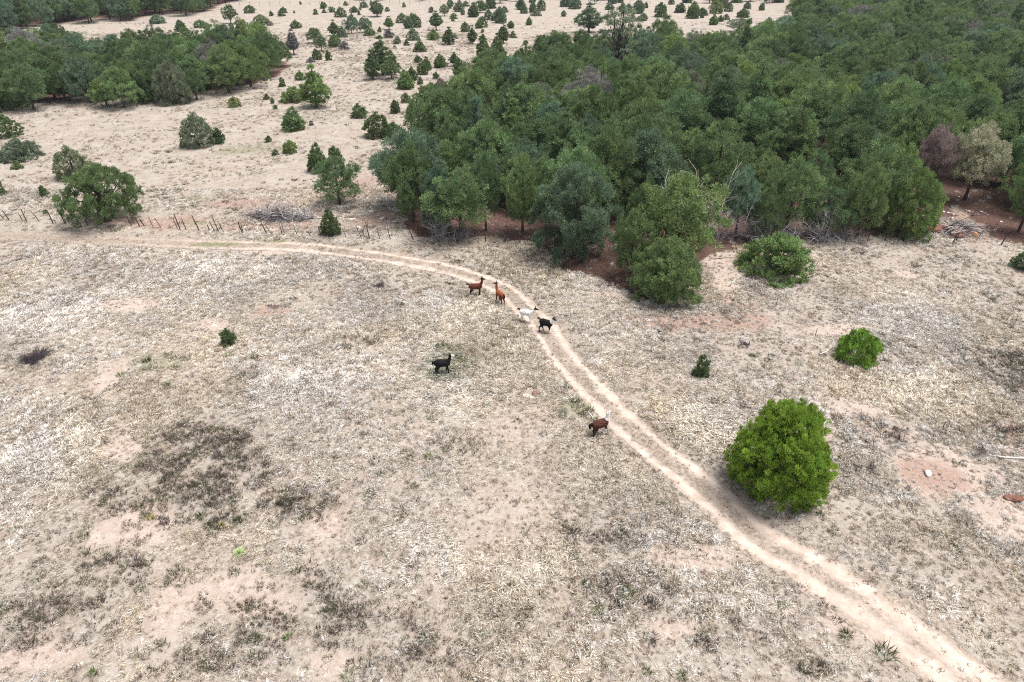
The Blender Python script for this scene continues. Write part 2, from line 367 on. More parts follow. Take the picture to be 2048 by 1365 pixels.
def crown_parts(seed, H, W, base, prof, nl, lr, ncl, cr, nc, L, Wd, upb=.4, squash=.8, fill=.25, inset=.75, gap=0.0, knob=1.0):
    """lobes > clumps > small leaf cards; returns cards and lobe centres"""
    r = R_(seed)
    z0 = base*H
    # even spread of boughs over the envelope's surface (best-candidate sampling)
    m = 1400; tt = r.random(m*4); w_ = prof(tt)+.12; tt = tt[r.random(m*4) < w_/w_.max()][:m]; m = len(tt); th = r.uniform(0, 6.2832, m)
    lump_ = 1+knob*.13*np.sin(th*2+r.uniform(0, 6))*np.sin(tt*5+r.uniform(0, 6))+.09*np.sin(th*3+tt*7+r.uniform(0, 6))
    z = z0+lr*.3*squash+tt*(H-lr*.85*squash-z0-lr*.3*squash)
    R = np.maximum(W/2*prof(tt)*lump_-lr*inset, 0)
    cand = np.stack([np.cos(th)*R, np.sin(th)*R, z], -1); pick = [0]; dmin = np.linalg.norm(cand-cand[0], axis=1)
    for k in range(nl-1):
        j = int(np.argmax(dmin*r.uniform(.6, 1, m))); pick.append(j); dmin = np.minimum(dmin, np.linalg.norm(cand-cand[j], axis=1))
    lob = cand[pick]; inner = r.random(nl) < fill
    lob[:, :2] *= np.where(inner, r.uniform(.2, .75, nl), r.uniform(.9, 1.05, nl))[:, None]
    lob = np.concatenate([lob, [[0, 0, H-lr*.85*squash]]]); nl += 1
    lrad = lr*r.uniform(.72, 1.25, nl)
    if gap > 0:
        keep = r.random(nl) > gap; keep[-1] = True; lob, lrad = lob[keep], lrad[keep]; nl = len(lob)
    # clumps
    li = np.repeat(np.arange(nl), ncl)
    ax = lob[li].copy(); ax[:, 2] = 0; outw = unit(ax+1e-6)
    d = unit(r.normal(0, 1, (len(li), 3)) + outw*.55 + np.array([0, 0, .45]))
    cp = lob[li] + d*(lrad[li]*r.uniform(.55, 1.05, len(li)))[:, None]*np.array([1, 1, squash])
    cp[:, 2] = np.maximum(cp[:, 2], cr*.4)
    # cards
    ci = np.repeat(np.arange(len(cp)), nc); n = len(ci)
    u = unit(r.normal(0, 1, (n, 3)) + d[ci]*.5)
    crad = cr*r.uniform(.7, 1.25, len(cp))
    p = cp[ci] + u*(crad[ci]*r.random(n)**.45)[:, None]
    p[:, 2] = np.maximum(p[:, 2], .03)
    dr = unit(u*.8 + d[ci]*.5 + np.array([0, 0, upb]) + r.normal(0, .35, (n, 3)))
    sd_ = unit(np.cross(dr, unit(r.normal(0, 1, (n, 3)))))
    ln = L*r.uniform(.6, 1.35, n)[:, None]; wd = Wd*r.uniform(.7, 1.3, n)[:, None]
    v = np.stack([p-dr*ln*.4, p+dr*ln*.1+sd_*wd*.5, p+dr*ln*.6, p+dr*ln*.1-sd_*wd*.5], 1)
    lv = np.clip(.5 + r.normal(0, .16, len(cp))[ci] + r.normal(0, .13, n) + r.normal(0, .10, nl)[li][ci], 0, 1)
    lh = np.clip(.5 + r.normal(0, .2, len(cp))[ci] + r.normal(0, .1, n), 0, 1)
    return v.reshape(-1, 3), np.arange(n*4).reshape(-1, 4), lv, lh, lob, lrad

def trunk_tubes(seed, H, lob, rad, top=.75, lean=.05, limbs=14, wig=.06):
    r = R_(seed+999); T = Tubes()
    k = np.linspace(0, 1, 7)
    path = np.stack([np.cumsum(r.normal(0, wig*.4, 7))*H*.3*lean*4, np.cumsum(r.normal(0, wig*.4, 7))*H*.3*lean*4, k*H*top - .15*(k == 0)], -1)
    path[0, :2] = path[1, :2]*.3
    T.add(path, rad*np.array([1.35, 1, .85, .7, .55, .4, .2]), 7)
    idx = r.permutation(len(lob))[:limbs]
    for i in idx:
        e = lob[i]
        s = np.clip((e[2]*r.uniform(.45, .8))/(H*top), .08, .95)
        p0 = np.array([np.interp(s, k, path[:, c]) for c in range(3)])
        mid = p0*.5+e*.5 + r.normal(0, .06, 3)*np.linalg.norm(e-p0) + np.array([0, 0, -.08*np.linalg.norm(e-p0)])
        rb = rad*.42*(1-.5*s)
        T.add([p0, p0*.6+mid*.4, mid, mid*.4+e*.6, e], [rb, rb*.85, rb*.62, rb*.42, rb*.18], 5)
    return T

PROTO = {}
def proto(key, seed, H, W, trunk_r, top=.75, limbs=14, lean=.05, **kw):
    v, q, lv, lh, lob, lrad = crown_parts(seed, H, W, **kw)
    T = trunk_tubes(seed, H, lob, trunk_r, top, lean, limbs)
    crown = mesh_np(key+'_crown', v, q, mats=[M['leaf']], face_attr={'lv': lv, 'lh': lh})
    PROTO.setdefault(key, []).append(dict(H=H, W=W, crown=crown, trunk=T.mesh(key+'_trunk', M['bark'])))

for s in range(9):
    bs_ = [.2,.26,.16,.3,.2,.24,.12,.34,.18][s]
    proto('pinyon', 100+s, 6.5, [6.0,5.4,6.6,5.6,6.2,5.0,6.4,5.8,5.2][s], .17, base=bs_, prof=prof_dome, nl=[22,19,25,19,22,17,24,20,18][s], lr=1.12, ncl=15, cr=.36, nc=56, L=.21, Wd=.075, upb=.6, squash=.85, inset=.85)
for s in range(6):
    proto('juniper', 200+s, 3.2, [2.9,2.5,3.1,2.4,2.8,2.6][s], .11, base=.0, prof=[prof_egg,prof_cone,prof_egg,prof_egg,prof_low,prof_low][s], nl=64, lr=.34, ncl=7, cr=.165, nc=22, L=.17, Wd=.075, upb=.8, squash=1.0, limbs=6)
for s in range(4):
    proto('sapling', 300+s, 1.4, 1.2, .04, base=0, prof=[prof_egg,prof_low,prof_egg,prof_low][s], nl=20, lr=.19, ncl=7, cr=.1, nc=16, L=.17, Wd=.06, upb=.7, squash=1.0, limbs=3)
for s in range(4):
    proto('ponderosa', 400+s, 10.5, 5.6, .22, base=[.16,.1,.22,.12][s], prof=prof_pine, nl=58, lr=.72, ncl=10, cr=.34, nc=30, L=.34, Wd=.11, upb=.45, squash=.62, fill=.15, inset=.6, top=.97, limbs=30, gap=.04)
for s in range(3):
    proto('shrub', 500+s, 2.4, 3.6, .06, base=0, prof=prof_low, nl=46, lr=.38, ncl=9, cr=.2, nc=22, L=.22, Wd=.075, upb=.7, squash=.9, limbs=14, top=.4)
# single trees with a shape of their own
proto('bright_juniper', 601, 5.2, 6.0, .2, base=0, prof=prof_dome, nl=150, lr=.52, ncl=13, cr=.19, nc=46, L=.18, Wd=.056, upb=1.1, squash=1.15, limbs=40, fill=.38, knob=1.3)
proto('round_pinyon', 602, 5.6, 6.4, .2, base=.02, prof=prof_egg, nl=62, lr=.78, ncl=14, cr=.30, nc=52, L=.20, Wd=.07, upb=.6, squash=.9, limbs=16, knob=.4)
proto('spreading_tree', 603, 5.6, 8.2, .34, base=.13, prof=prof_dome, nl=84, lr=.76, ncl=11, cr=.30, nc=48, L=.20, Wd=.075, upb=.5, squash=.65, limbs=34, gap=.06, fill=.3)
proto('front_pine', 604, 9.0, 8.2, .24, base=.06, prof=prof_dome, nl=40, lr=1.0, ncl=17, cr=.38, nc=66, L=.24, Wd=.08, upb=.5, squash=.7, limbs=24, top=.85)
proto('open_ponderosa', 605, 15, 8.5, .42, base=.42, prof=prof_dome, nl=60, lr=.7, ncl=9, cr=.4, nc=26, L=.4, Wd=.11, upb=.4, squash=.45, limbs=44, gap=.3, top=.96, fill=.25)

TONE = {'d': (.136,.196,.088), 'm': (.170,.242,.102), 'b': (.200,.280,.100), 'g': (.210,.245,.155), 'y': (.215,.270,.108), 'k': (.160,.230,.140),
        'p': (.31,.235,.215), 'w': (.41,.41,.28), 'x': (.24,.23,.21), 'h': (.215,.335,.055)}

def tag(o, label, cat=None, group=None, kind=None):
    if label: o['label'] = label
    if cat: o['category'] = cat
    if group: o['group'] = group
    if kind: o['kind'] = kind
    return o

def link(name, me, parent=None, loc=None):
    o = bpy.data.objects.new(name, me); COL.objects.link(o)
    if parent is not None: o.parent = parent
    if loc is not None: o.location = loc
    return o

TAKEN = []
_rt = random.Random(5)
NAMES = {'pinyon': 'pinyon_tree', 'juniper': 'juniper', 'sapling': 'juniper_sapling', 'ponderosa': 'ponderosa_pine', 'shrub': 'shrub', 'bright_juniper': 'juniper',
         'round_pinyon': 'pinyon_tree', 'spreading_tree': 'spreading_juniper', 'front_pine': 'pinyon_tree', 'open_ponderosa': 'ponderosa_pine'}
CATS = {'pinyon': 'tree', 'juniper': 'juniper', 'sapling': 'sapling', 'ponderosa': 'pine', 'shrub': 'shrub', 'bright_juniper': 'juniper', 'round_pinyon': 'tree',
        'spreading_tree': 'tree', 'front_pine': 'tree', 'open_ponderosa': 'pine'}
def plant(kind, x, y, H, W, tone, label, group=None, var=None, rz=None, name=None, jit=.12, dead=False):
    P = PROTO[kind]; p = P[(_rt.randrange(len(P)) if var is None else var) % len(P)]
    e = bpy.data.objects.new(name or NAMES[kind], None); COL.objects.link(e); e.empty_display_size = .3
    e.location = (x, y, zat(x, y)); e.rotation_euler = (0, 0, _rt.uniform(0, 6.28) if rz is None else rz)
    s = (W/p['W'], W/p['W'], H/p['H']); e.scale = s
    tag(e, label, CATS[kind], group)
    link('trunk', p['trunk'], e)
    c = link('crown', p['crown'], e)
    t = TONE[tone]; k = 1+_rt.uniform(-jit, jit); w = 1+_rt.uniform(-jit, jit)*.5
    c.color = (t[0]*k*w, t[1]*k, t[2]*k/w, 1)
    TAKEN.append((x, y, W/2))
    return e

def fit(x0, y0, x1, y1, k=.55, wk=.90):
    cx = (x0+x1)/2
    _, yb = G(cx, y1); W = (x1-x0)/ppm(yb)
    for _ in range(3):
        yc = yb + k*W/2; W = (x1-x0)/ppm(yc)*wk
    H = top_height(yc, y0)*.95
    x = (cx-1024)/ppm(yc)
    return x, yc, max(H, .3), W

def plant_box(kind, box, tone, label, k=.55, **kw):
    x, y, H, W = fit(*box, k=k, wk=.8 if kind == 'sapling' else .9)
    if kind == 'sapling': H *= .9
    return plant(kind, x, y, H, W, tone, label, **kw)

# ------------------------------------------------------------------ the ground sheet and the track
def axis(lims):
    out = [lims[0][0]]
    for a, b, s0, s1 in lims:
        x = a
        while x < b-1e-6:
            f = (x-a)/(b-a); x = min(b, x+s0+(s1-s0)*f); out.append(x)
    return np.array(out)
xs_pos = axis([(0, 42, .34, .36), (42, 90, .36, 1.2), (90, 1300, 1.2, 60)])
xs = np.concatenate([-xs_pos[::-1][:-1], xs_pos])
ys = np.concatenate([axis([(-60, 8, 12, 4)])[:-1], axis([(8, 60, .33, .38), (60, 100, .38, .8), (100, 420, .8, 6), (420, 1500, 6, 90)])])
XX, YY = np.meshgrid(xs, ys); X, Y = XX.ravel(), YY.ravel()
F = fields(X, Y)
Z = tz(X, Y, F['td'], F['ts'])
nx, ny = len(xs), len(ys)
ii = (np.arange(ny-1)[:, None]*nx + np.arange(nx-1)[None]).ravel()
gm = mesh_np('ground', np.stack([X, Y, Z], -1), np.stack([ii, ii+1, ii+nx+1, ii+nx], -1), mats=[M['ground']], smooth=True,
             vert_attr={'m_bare': F['bare'], 'm_red': F['red'], 'm_green': F['green'], 'm_weed': F['weed'], 'm_duff': F['duff']})
tag(link('ground', gm), 'pale dry grassland with sandy and reddish bare patches', None, None, 'structure')

cl = smooth_line([G(*p) for p in TRACK_PX], .3)
tn = unit(np.gradient(cl, axis=0)); nrm = np.stack([-tn[:, 1], tn[:, 0]], -1)
us = np.linspace(-3.0, 3.0, 39)
TP = cl[:, None] + nrm[:, None]*us[None, :, None]
tx, ty = TP[..., 0].ravel(), TP[..., 1].ravel(); tu = np.tile(us, len(cl))
ta = np.repeat(np.cumsum(np.r_[0, np.linalg.norm(np.diff(cl, axis=0), axis=1)]), len(us))
wide = 1 + .9*sstep(33, 21, ty)                       # the ruts spread near the lower edge of the picture
rut = np.exp(-((np.abs(tu)-.8)/(.30*wide))**2)
rut = np.clip(rut*1.1 + (fbm(tx, ty, .7, 91)-.5)*1.6 + (fbm(tx, ty, 3.5, 92)-.5)*.9, 0, 1)
fade = sstep(-48, -14, tx)*.75+.25                    # overgrown towards the left
rut = rut*fade
keep = np.exp(-((np.abs(tu)-.8)/(.5*wide))**4)*(.6+.4*sstep(-60, -20, tx)); keep = np.where(np.abs(tu) < .95, 1.5, keep*(np.abs(tu) < 2.6)) + (fbm(tx, ty, 1.0, 93)-.5)*1.3 + (fbm(tx, ty, .4, 94)-.5)*.5
nu = len(us); jj = (np.arange(len(cl)-1)[:, None]*nu + np.arange(nu-1)[None]).ravel()
quad = np.stack([jj, jj+1, jj+nu+1, jj+nu], -1)
quad = quad[keep[quad].mean(1) > .5]
FT = fields(tx, ty)
tm = mesh_np('dirt_track', np.stack([tx, ty, tz(tx, ty)+.014+.035*np.exp(-(tu/.4)**2)+.008*fbm(tx, ty, .5, 95)], -1), quad, mats=[M['track']], smooth=True, vert_attr={'rut': rut, 'm_green': FT['green']})
tag(link('dirt_track', tm), 'sandy two-rut dirt track curving through the dry grass', None, None, 'structure')

# ------------------------------------------------------------------ scattered grass (points + geometry nodes)
def scatter(name, pts, rotz, scale, idx, tint, protos, label, cat, tilt=None):
    n = len(pts)
    me = bpy.data.meshes.new(name); me.vertices.add(n); me.vertices.foreach_set('co', np.asarray(pts, np.float32).ravel())
    rot = np.zeros((n, 3), np.float32); rot[:, 2] = rotz
    if tilt is not None: rot[:, :2] = tilt
    a = me.attributes.new('rot', 'FLOAT_VECTOR', 'POINT'); a.data.foreach_set('vector', rot.ravel())
    sv = np.asarray(scale, np.float32); sv = np.repeat(sv[:, None], 3, 1) if sv.ndim == 1 else sv
    a = me.attributes.new('siz', 'FLOAT_VECTOR', 'POINT'); a.data.foreach_set('vector', sv.ravel())
    a = me.attributes.new('idx', 'INT', 'POINT'); a.data.foreach_set('value', np.asarray(idx, np.int32))
    a = me.attributes.new('tint', 'FLOAT_COLOR', 'POINT'); a.data.foreach_set('color', np.concatenate([tint, np.ones((n, 1))], 1).astype(np.float32).ravel())
    col = bpy.data.collections.new(name+'_kinds')
    for k, p in enumerate(protos):
        o = bpy.data.objects.new('%s_kind_%02d' % (name, k), p); col.objects.link(o)
    ob = link(name, me); tag(ob, label, cat, None, 'stuff')
    ng = bpy.data.node_groups.new(name, 'GeometryNodeTree')
    ng.interface.new_socket('Geometry', in_out='INPUT', socket_type='NodeSocketGeometry'); ng.interface.new_socket('Geometry', in_out='OUTPUT', socket_type='NodeSocketGeometry')
    gi, go = ng.nodes.new('NodeGroupInput'), ng.nodes.new('NodeGroupOutput')
    ip = ng.nodes.new('GeometryNodeInstanceOnPoints'); ci = ng.nodes.new('GeometryNodeCollectionInfo')
    ci.inputs['Collection'].default_value = col; ci.inputs['Separate Children'].default_value = True; ci.inputs['Reset Children'].default_value = True
    def na(nm, t):
        x = ng.nodes.new('GeometryNodeInputNamedAttribute'); x.data_type = t; x.inputs[0].default_value = nm; return x.outputs[0]
    ng.links.new(gi.outputs[0], ip.inputs['Points']); ng.links.new(ci.outputs[0], ip.inputs['Instance'])
    ip.inputs['Pick Instance'].default_value = True
    ng.links.new(na('idx', 'INT'), ip.inputs['Instance Index']); ng.links.new(na('rot', 'FLOAT_VECTOR'), ip.inputs['Rotation']); ng.links.new(na('siz', 'FLOAT_VECTOR'), ip.inputs['Scale'])
    ng.links.new(ip.outputs[0], go.inputs[0])
    md = ob.modifiers.new('scatter', 'NODES'); md.node_group = ng
    return ob

def tuft_mesh(name, seed, n, rad, lmin, lmax, w, wind, droop, mat, upright=.6):
    r = R_(seed)
    b = np.zeros((n, 3)); ang = r.uniform(0, 6.283, n); rr = rad*np.sqrt(r.random(n)); b[:, 0], b[:, 1] = np.cos(ang)*rr, np.sin(ang)*rr
    b[:, 2] = -.03
    az = ang + r.normal(0, .8, n)
    h = np.stack([np.cos(az), np.sin(az), np.zeros(n)], -1)*r.uniform(.3, 1, n)[:, None] + np.array([wind, 0, 0])
    L = r.uniform(lmin, lmax, n)[:, None]
    up = np.array([0, 0, 1.])
    d1 = unit(h*(1-upright) + up*upright*r.uniform(.6, 1.2, n)[:, None]); d2 = unit(d1*(1-droop) + (h - up*.15)*droop)
    m1 = b + d1*L*.55; tip = m1 + d2*L*.5
    side = unit(np.cross(d1, r.normal(0, 1, (n, 3))))*w*r.uniform(.35, 1.3, n)[:, None]
    v = np.stack([b-side*.5, b+side*.5, m1+side*.42, m1-side*.42, tip], 1).reshape(-1, 3)
    k = np.arange(n)[:, None]*5
    q = k+np.array([[0, 1, 2, 3]]); t = k+np.array([[3, 2, 4]])
    lv = np.clip(r.normal(.5, .22, n), 0, 1); lh = np.clip(r.normal(.5, .25, n), 0, 1)
    return mesh_np(name, v, q, t, mats=[mat], face_attr={'lv': np.r_[lv, lv], 'lh': np.r_[lh, lh]})

def candidates(dens, y0, y1, seed, margin=1.12):
    """random points in the camera's ground wedge between two distances"""
    r = R_(seed)
    hw = lambda y: (y*CP+CAM_H*SP)*.75*margin+1.5
    wmax = hw(y1); n = int(dens*2*wmax*(y1-y0))
    x = r.uniform(-wmax, wmax, n); y = r.uniform(y0, y1, n)
    m = np.abs(x) < hw(y); return x[m], y[m], r

def tints(r, n, cols, w):
    c = np.array(cols); i = r.choice(len(c), n, p=np.array(w)/sum(w)); t = c[i]*r.uniform(.8, 1.2, (n, 1)); return t*.9

tufts = [tuft_mesh('tuft%d' % k, 700+k, 17, [.17,.2,.15,.22,.18,.16,.2,.24][k], .24, [.48,.56,.44,.52,.6,.46,.5,.56][k], .05, [.5,.8,.2,.6,1.0,.4,.7,.9][k], [.75,.9,.6,.85,.95,.7,.8,.9][k], M['grass'], [.55,.42,.68,.48,.38,.6,.5,.4][k]) for k in range(8)]
weedm = [tuft_mesh('weed%d' % k, 760+k, 60, [.16,.22,.19][k], .10, [.24,.28,.32][k], .02, 0, .1, M['grass'], .5) for k in range(3)]

def pale_grass():
    P, RZ, S, I, T = [], [], [], [], []
    for dens, a, b, sz, seed in ((24, 13, 34, .85, 1), (19, 34, 58, .92, 2), (12, 58, 84, 1.05, 3)):
        x, y, r = candidates(dens, a, b, seed)
        f = fields(x, y)
        big = fbm(x, y, 9, 61, 4); mid = fbm(x, y, 2.2, 62, 3)
        d = np.clip(.58 + (big-.42)*2.2 + (mid-.45)*2.2, .25, 1.0)
        d = np.clip(d + .4*blobs(x, y, PALE, 47, .9), 0, 1); d *= 1-.72*f['bare']; d *= 1-.75*f['weed']*.9; d *= 1-.45*f['red']; d *= np.where(f['duff'] > .5, .05, 1)
        ww = 1 + .9*sstep(33, 21, y)
        rutd = np.exp(-((np.abs(f['ts'])-.8)/(.36*ww))**2)*(f['td'] < 3); fd = sstep(-48, -14, x)*.55+.45
        d *= 1-.97*np.clip(rutd*1.1, 0, 1)*fd; d *= np.where(f['td'] < .9*ww, .8, 1)
        m = r.random(len(x)) < d; x, y, big, mid = x[m], y[m], big[m], mid[m]; f = {k: v[m] for k, v in f.items()}
        n = len(x)
        t = tints(r, n, [(.74,.69,.62), (.66,.59,.49), (.56,.48,.385), (.40,.33,.27), (.80,.77,.73)], (3.2, 2.5, 1.7, 1.6, 2.2))
        pal = blobs(x, y, PALE, 47, .9); tone = fbm(x, y, 5, 66, 4)[:, None]
        t *= .84 + .26*sstep(.32, .68, tone) + .20*pal[:, None]; t = t*(1-.35*pal[:, None]) + .35*pal[:, None]*t.mean(1, keepdims=True)*np.array([1.03, 1.0, .955])
        warm = sstep(.45, .7, fbm(x, y, 8, 68, 3))[:, None]; t *= 1-warm*np.array([0, .04, .12])
        g = (f['green']*.6*(r.random(n) < .6))[:, None]; t = t*(1-g)+g*np.array([.22,.24,.12])
        wv = (f['weed']*.5)[:, None]; t *= 1-wv*.5
        edge = sstep(2.4, 1.0, f['td'])[:, None]; t *= 1-.25*edge
        wdir = 5.6 + (fbm(x, y, 10, 63, 2)-.5)*3.2 + np.where(x < -8, .7, 0)
        P.append(np.stack([x, y, tz(x, y, f['td'], f['ts'])], -1)); RZ.append(wdir + r.normal(0, .7, n))
        S.append(sz*(.6+.4*sstep(.35, .65, big)+.25*pal)*r.uniform(.55, 1.3, n)*(1-.4*edge[:, 0])*(1-.4*f['bare'])); I.append(r.integers(0, 8, n)); T.append(t)
    for dens, a, b, seed in ((8, 13, 36, 4), (4, 36, 62, 5)):
        x, y, r = candidates(dens, a, b, seed); f = fields(x, y)
        rutd = np.exp(-((np.abs(f['ts'])-.8)/.5)**2)*(f['td'] < 3)
        m = r.random(len(x)) < (1-.9*rutd)*(1-.5*f['bare'])*np.where(f['duff'] > .5, .3, 1); x, y = x[m], y[m]; td_, ts_ = f['td'][m], f['ts'][m]; n = len(x)
        P.append(np.stack([x, y, tz(x, y, td_, ts_)], -1)); RZ.append(r.uniform(0, 6.28, n)); S.append(r.uniform(.25, .55, n)); I.append(r.integers(0, 8, n))
        T.append(tints(r, n, [(.55,.47,.38), (.30,.24,.19), (.68,.61,.53), (.19,.155,.125), (.42,.33,.25)], (3, 2.2, 2.4, 1.6, 2)))
    P, RZ, S, I, T = (np.concatenate(k) for k in (P, RZ, S, I, T))
    scatter('dry_grass', P, RZ, S, I, T, tufts, 'pale straw-coloured dry grass tufts covering the near field', 'grass')
    return len(P)
NG = pale_grass()

def field_grass():
    x, y, r = candidates(2.4, 80, 230, 9, 1.05)
    f = fields(x, y)
    d = np.clip((fbm(x, y, 6, 64, 4)-.38)*3, .05, 1)*(1-.6*f['red'])*np.where(f['duff'] > .5, .0, 1)
    m = (r.random(len(x)) < d); x, y = x[m], y[m]; n = len(x)
    t = tints(r, n, [(.62,.56,.48), (.55,.47,.38), (.42,.36,.28), (.30,.27,.17)], (3, 3, 1.4, .6))
    scatter('field_grass', np.stack([x, y, tz(x, y)], -1), r.uniform(0, 6.28, n), r.uniform(.6, 1.25, n)*(1+.5*sstep(110, 220, y)), r.integers(0, 8, n), t, tufts, 'short cropped dry grass of the field beyond the wire fence', 'grass')
field_grass()

def weeds():
    P, S, I, T, RZ = [], [], [], [], []
    for dens, a, b, k, seed in ((12, 13, 40, 1.1, 21), (9, 40, 84, 1.15, 22), (1.3, 84, 260, 1.2, 23)):
        x, y, r = candidates(dens, a, b, seed, 1.06); f = fields(x, y)
        c = fbm(x, y, 1.4, 71, 3)
        d = np.clip(f['weed']*(.9 if a < 80 else 1)*sstep(.375, .55, c)*1.5 + (.10 if a < 80 else .2)*sstep(.48, .72, fbm(x, y, 5, 72, 3))+.02 + .22*f['green']*sstep(.5, .7, c), 0, 1)
        d *= (1-.4*f['bare'])*np.where(f['duff'] > .5, .1, 1)*np.where(f['td'] < 1.3, .1, 1)
        m = r.random(len(x)) < d; x, y = x[m], y[m]; f = {q: v[m] for q, v in f.items()}; n = len(x)
        t = tints(r, n, [(.105,.082,.07), (.15,.12,.105), (.10,.105,.05), (.22,.18,.155), (.09,.125,.04), (.15,.155,.10)], (3, 2.5, 1.8, 2, .8, 2))
        gm_ = (r.random(n) < f['green']*.8)[:, None]; t = np.where(gm_, np.array([.085,.115,.035])*r.uniform(.8, 1.4, (n, 1)), t)
        P.append(np.stack([x, y, tz(x, y, f['td'], f['ts'])], -1)); S.append(k*r.uniform(.5, 1.3, n)); I.append(r.integers(0, 3, n)); T.append(t); RZ.append(r.uniform(0, 6.28, n))
    P, RZ, S, I, T = (np.concatenate(k) for k in (P, RZ, S, I, T))
    scatter('dry_weeds', P, RZ, S, I, T, weedm, 'dark brown and olive low weeds growing in patches between the grass', 'weeds')
    return len(P)
NW = weeds()
# ------------------------------------------------------------------ labels that say where a look-alike stands
LAND, PEND = [], []
def landmark(name, u, v): LAND.append((name, u, v))
def later(o, desc, u, v): PEND.append((o, desc, u, v))
def settle_labels():
    acc = {}
    for o, desc, u, v in PEND:
        name, lu, lv = min(LAND, key=lambda q: math.hypot(q[1]-u, (q[2]-v)*1.6))
        du, dv = u-lu, (lv-v)*1.6
        a = math.degrees(math.atan2(dv, du)) % 360
        w = ['right of', 'up-right of', 'above', 'up-left of', 'left of', 'down-left of', 'below', 'down-right of'][int((a+22.5)//45) % 8]
        acc.setdefault((desc, w, name), []).append((math.hypot(du, dv), o))
    ords = ['nearest', 'second nearest', 'third nearest', 'fourth nearest', 'fifth nearest', 'sixth nearest', 'seventh nearest', 'eighth nearest', 'ninth nearest', 'tenth nearest', 'eleventh nearest', 'twelfth nearest', 'thirteenth nearest', 'fourteenth nearest', 'fifteenth nearest', 'sixteenth nearest']
    for (desc, w, name), L in acc.items():
        L.sort(key=lambda q: q[0])
        for k, (_, o) in enumerate(L):
            o['label'] = '%s %s %s%s' % (desc, w, name, '' if len(L) == 1 else ', '+ords[min(k, 15)])

# ------------------------------------------------------------------ trees and bushes that stand on their own in the field
E = plant_box
E('bright_juniper', (1442,814,1654,1004), 'h', 'large bright green rounded juniper beside the dirt track in the near field', k=.42, rz=.6)
E('round_pinyon', (1254,470,1406,606), 'm', 'round dense green tree standing out in front of the woodland edge', k=.5, rz=1.0)
E('spreading_tree', (136,331,296,446), 'd', 'wide dark green tree with see-through crown growing on the fence line', k=.12, rz=.3)
E('shrub', (1474,466,1626,556), 'b', 'broad open green shrub with grey inner branches at the woodland edge', k=.5, var=0)
E('shrub', (1668,656,1756,726), 'h', 'compact green bush alone in the dry grass right of the thin metal stake', k=.5, var=1)
E('sapling', (1380,708,1424,755), 'd', 'small dark green conifer right of the track with a dead stick at its foot', var=0)
E('sapling', (438,656,478,695), 'd', 'small dark green conifer alone in the pale grass left of the llamas', var=3)
E('juniper', (2022,500,2075,542), 'd', 'brownish green shrub cut by the right frame edge below the fence', var=4)
E('pinyon', (626,314,733,416), 'd', 'dark pinyon with a visible trunk above the small fence-line juniper', k=.25, var=1)
E('juniper', (614,286,660,348), 'd', 'dark upright juniper touching the left rear of the trunked pinyon', var=1)
E('juniper', (656,293,686,330), 'd', 'small pointed juniper behind the top of the trunked pinyon', var=3)
E('juniper', (640,417,686,473), 'd', 'upright dark juniper standing in the wire fence line', var=1)
E('juniper', (114,292,188,360), 'g', 'grey-green rounded juniper behind the wide fence-line tree', var=0)
E('shrub', (3,276,84,322), 'g', 'low wide grey-green shrub near the left frame edge', var=2)
E('sapling', (22,318,47,337), 'y', 'tiny pale yellow-green bush below the low grey-green shrub', var=1)
E('juniper', (-10,229,47,277), 'm', 'round dark juniper at the left frame edge above the grey-green shrub', var=2)
E('juniper', (-26,350,13,394), 'd', 'dark juniper mostly cut off by the left frame edge', var=4)
E('sapling', (77,370,103,397), 'd', 'small ragged sapling left of the wide fence-line tree', var=1)
E('sapling', (119,398,138,416), 'y', 'tiny dry olive bush left of the wide fence-line tree', var=2)
E('sapling', (86,418,98,428), 'y', 'tiny olive bush among the leftmost fence posts', var=2)
E('juniper', (363,224,434,296), 'g', 'large grey-green egg-shaped juniper in the open field above the fence', var=0)
E('juniper', (428,254,451,288), 'd', 'narrow dark juniper attached to the right side of the egg-shaped one', var=3)
E('juniper', (562,214,614,264), 'm', 'cone-shaped green juniper below the bright young pine', var=1)
E('juniper', (456,193,483,215), 'y', 'small round yellow-green bush below the left thicket', var=2)
E('sapling', (556,153,574,174), 'd', 'small pointed dark sapling left of the bright young pine', var=0)
E('sapling', (526,186,542,200), 'd', 'tiny round bush, upper left of three in a short diagonal', var=1)
E('sapling', (540,193,551,208), 'd', 'tiny bush in the middle of a short diagonal of three', var=3)
E('sapling', (545,209,558,219), 'd', 'tiny bush at the lower end of a short diagonal of three', var=2)
E('ponderosa', (600,126,667,216), 'b', 'bright green young pine with lumpy tiers in the open field', k=.2, var=1)
E('shrub', (560,173,620,206), 'y', 'yellow-green spreading shrub at the left foot of the bright young pine', var=0)
E('juniper', (590,141,611,161), 'b', 'small green bush behind the left side of the bright young pine', var=4)
E('juniper', (565,280,597,309), 'b', 'small loose green bush alone in the middle of the field', var=5)
E('juniper', (726,225,784,278), 'd', 'dark rounded juniper, left and larger of a joined pair', var=0)
E('juniper', (762,246,814,281), 'd', 'dark juniper, right and lower of a joined pair', var=2)
E('juniper', (701,206,736,237), 'd', 'dark round juniper just above the joined pair', var=4)
E('juniper', (780,198,802,227), 'd', 'narrow pointed juniper, left of two small ones by the woodland', var=3)
E('juniper', (810,207,837,235), 'd', 'small egg-shaped juniper, right of two small ones by the woodland', var=0)
E('juniper', (801,186,823,206), 'd', 'small dark juniper above the two small ones by the woodland', var=2)
E('juniper', (792,138,833,179), 'b', 'bright green cone-shaped juniper below the big double pine', var=1)
E('juniper', (812,133,837,162), 'd', 'dark juniper behind the bright cone-shaped one', var=4)
E('shrub', (866,155,898,192), 'x', 'grey-blue half-dead bush next to the woodland corner', var=1)
E('juniper', (841,176,875,214), 'd', 'dark juniper at the woodland corner below the half-dead bush', var=5)
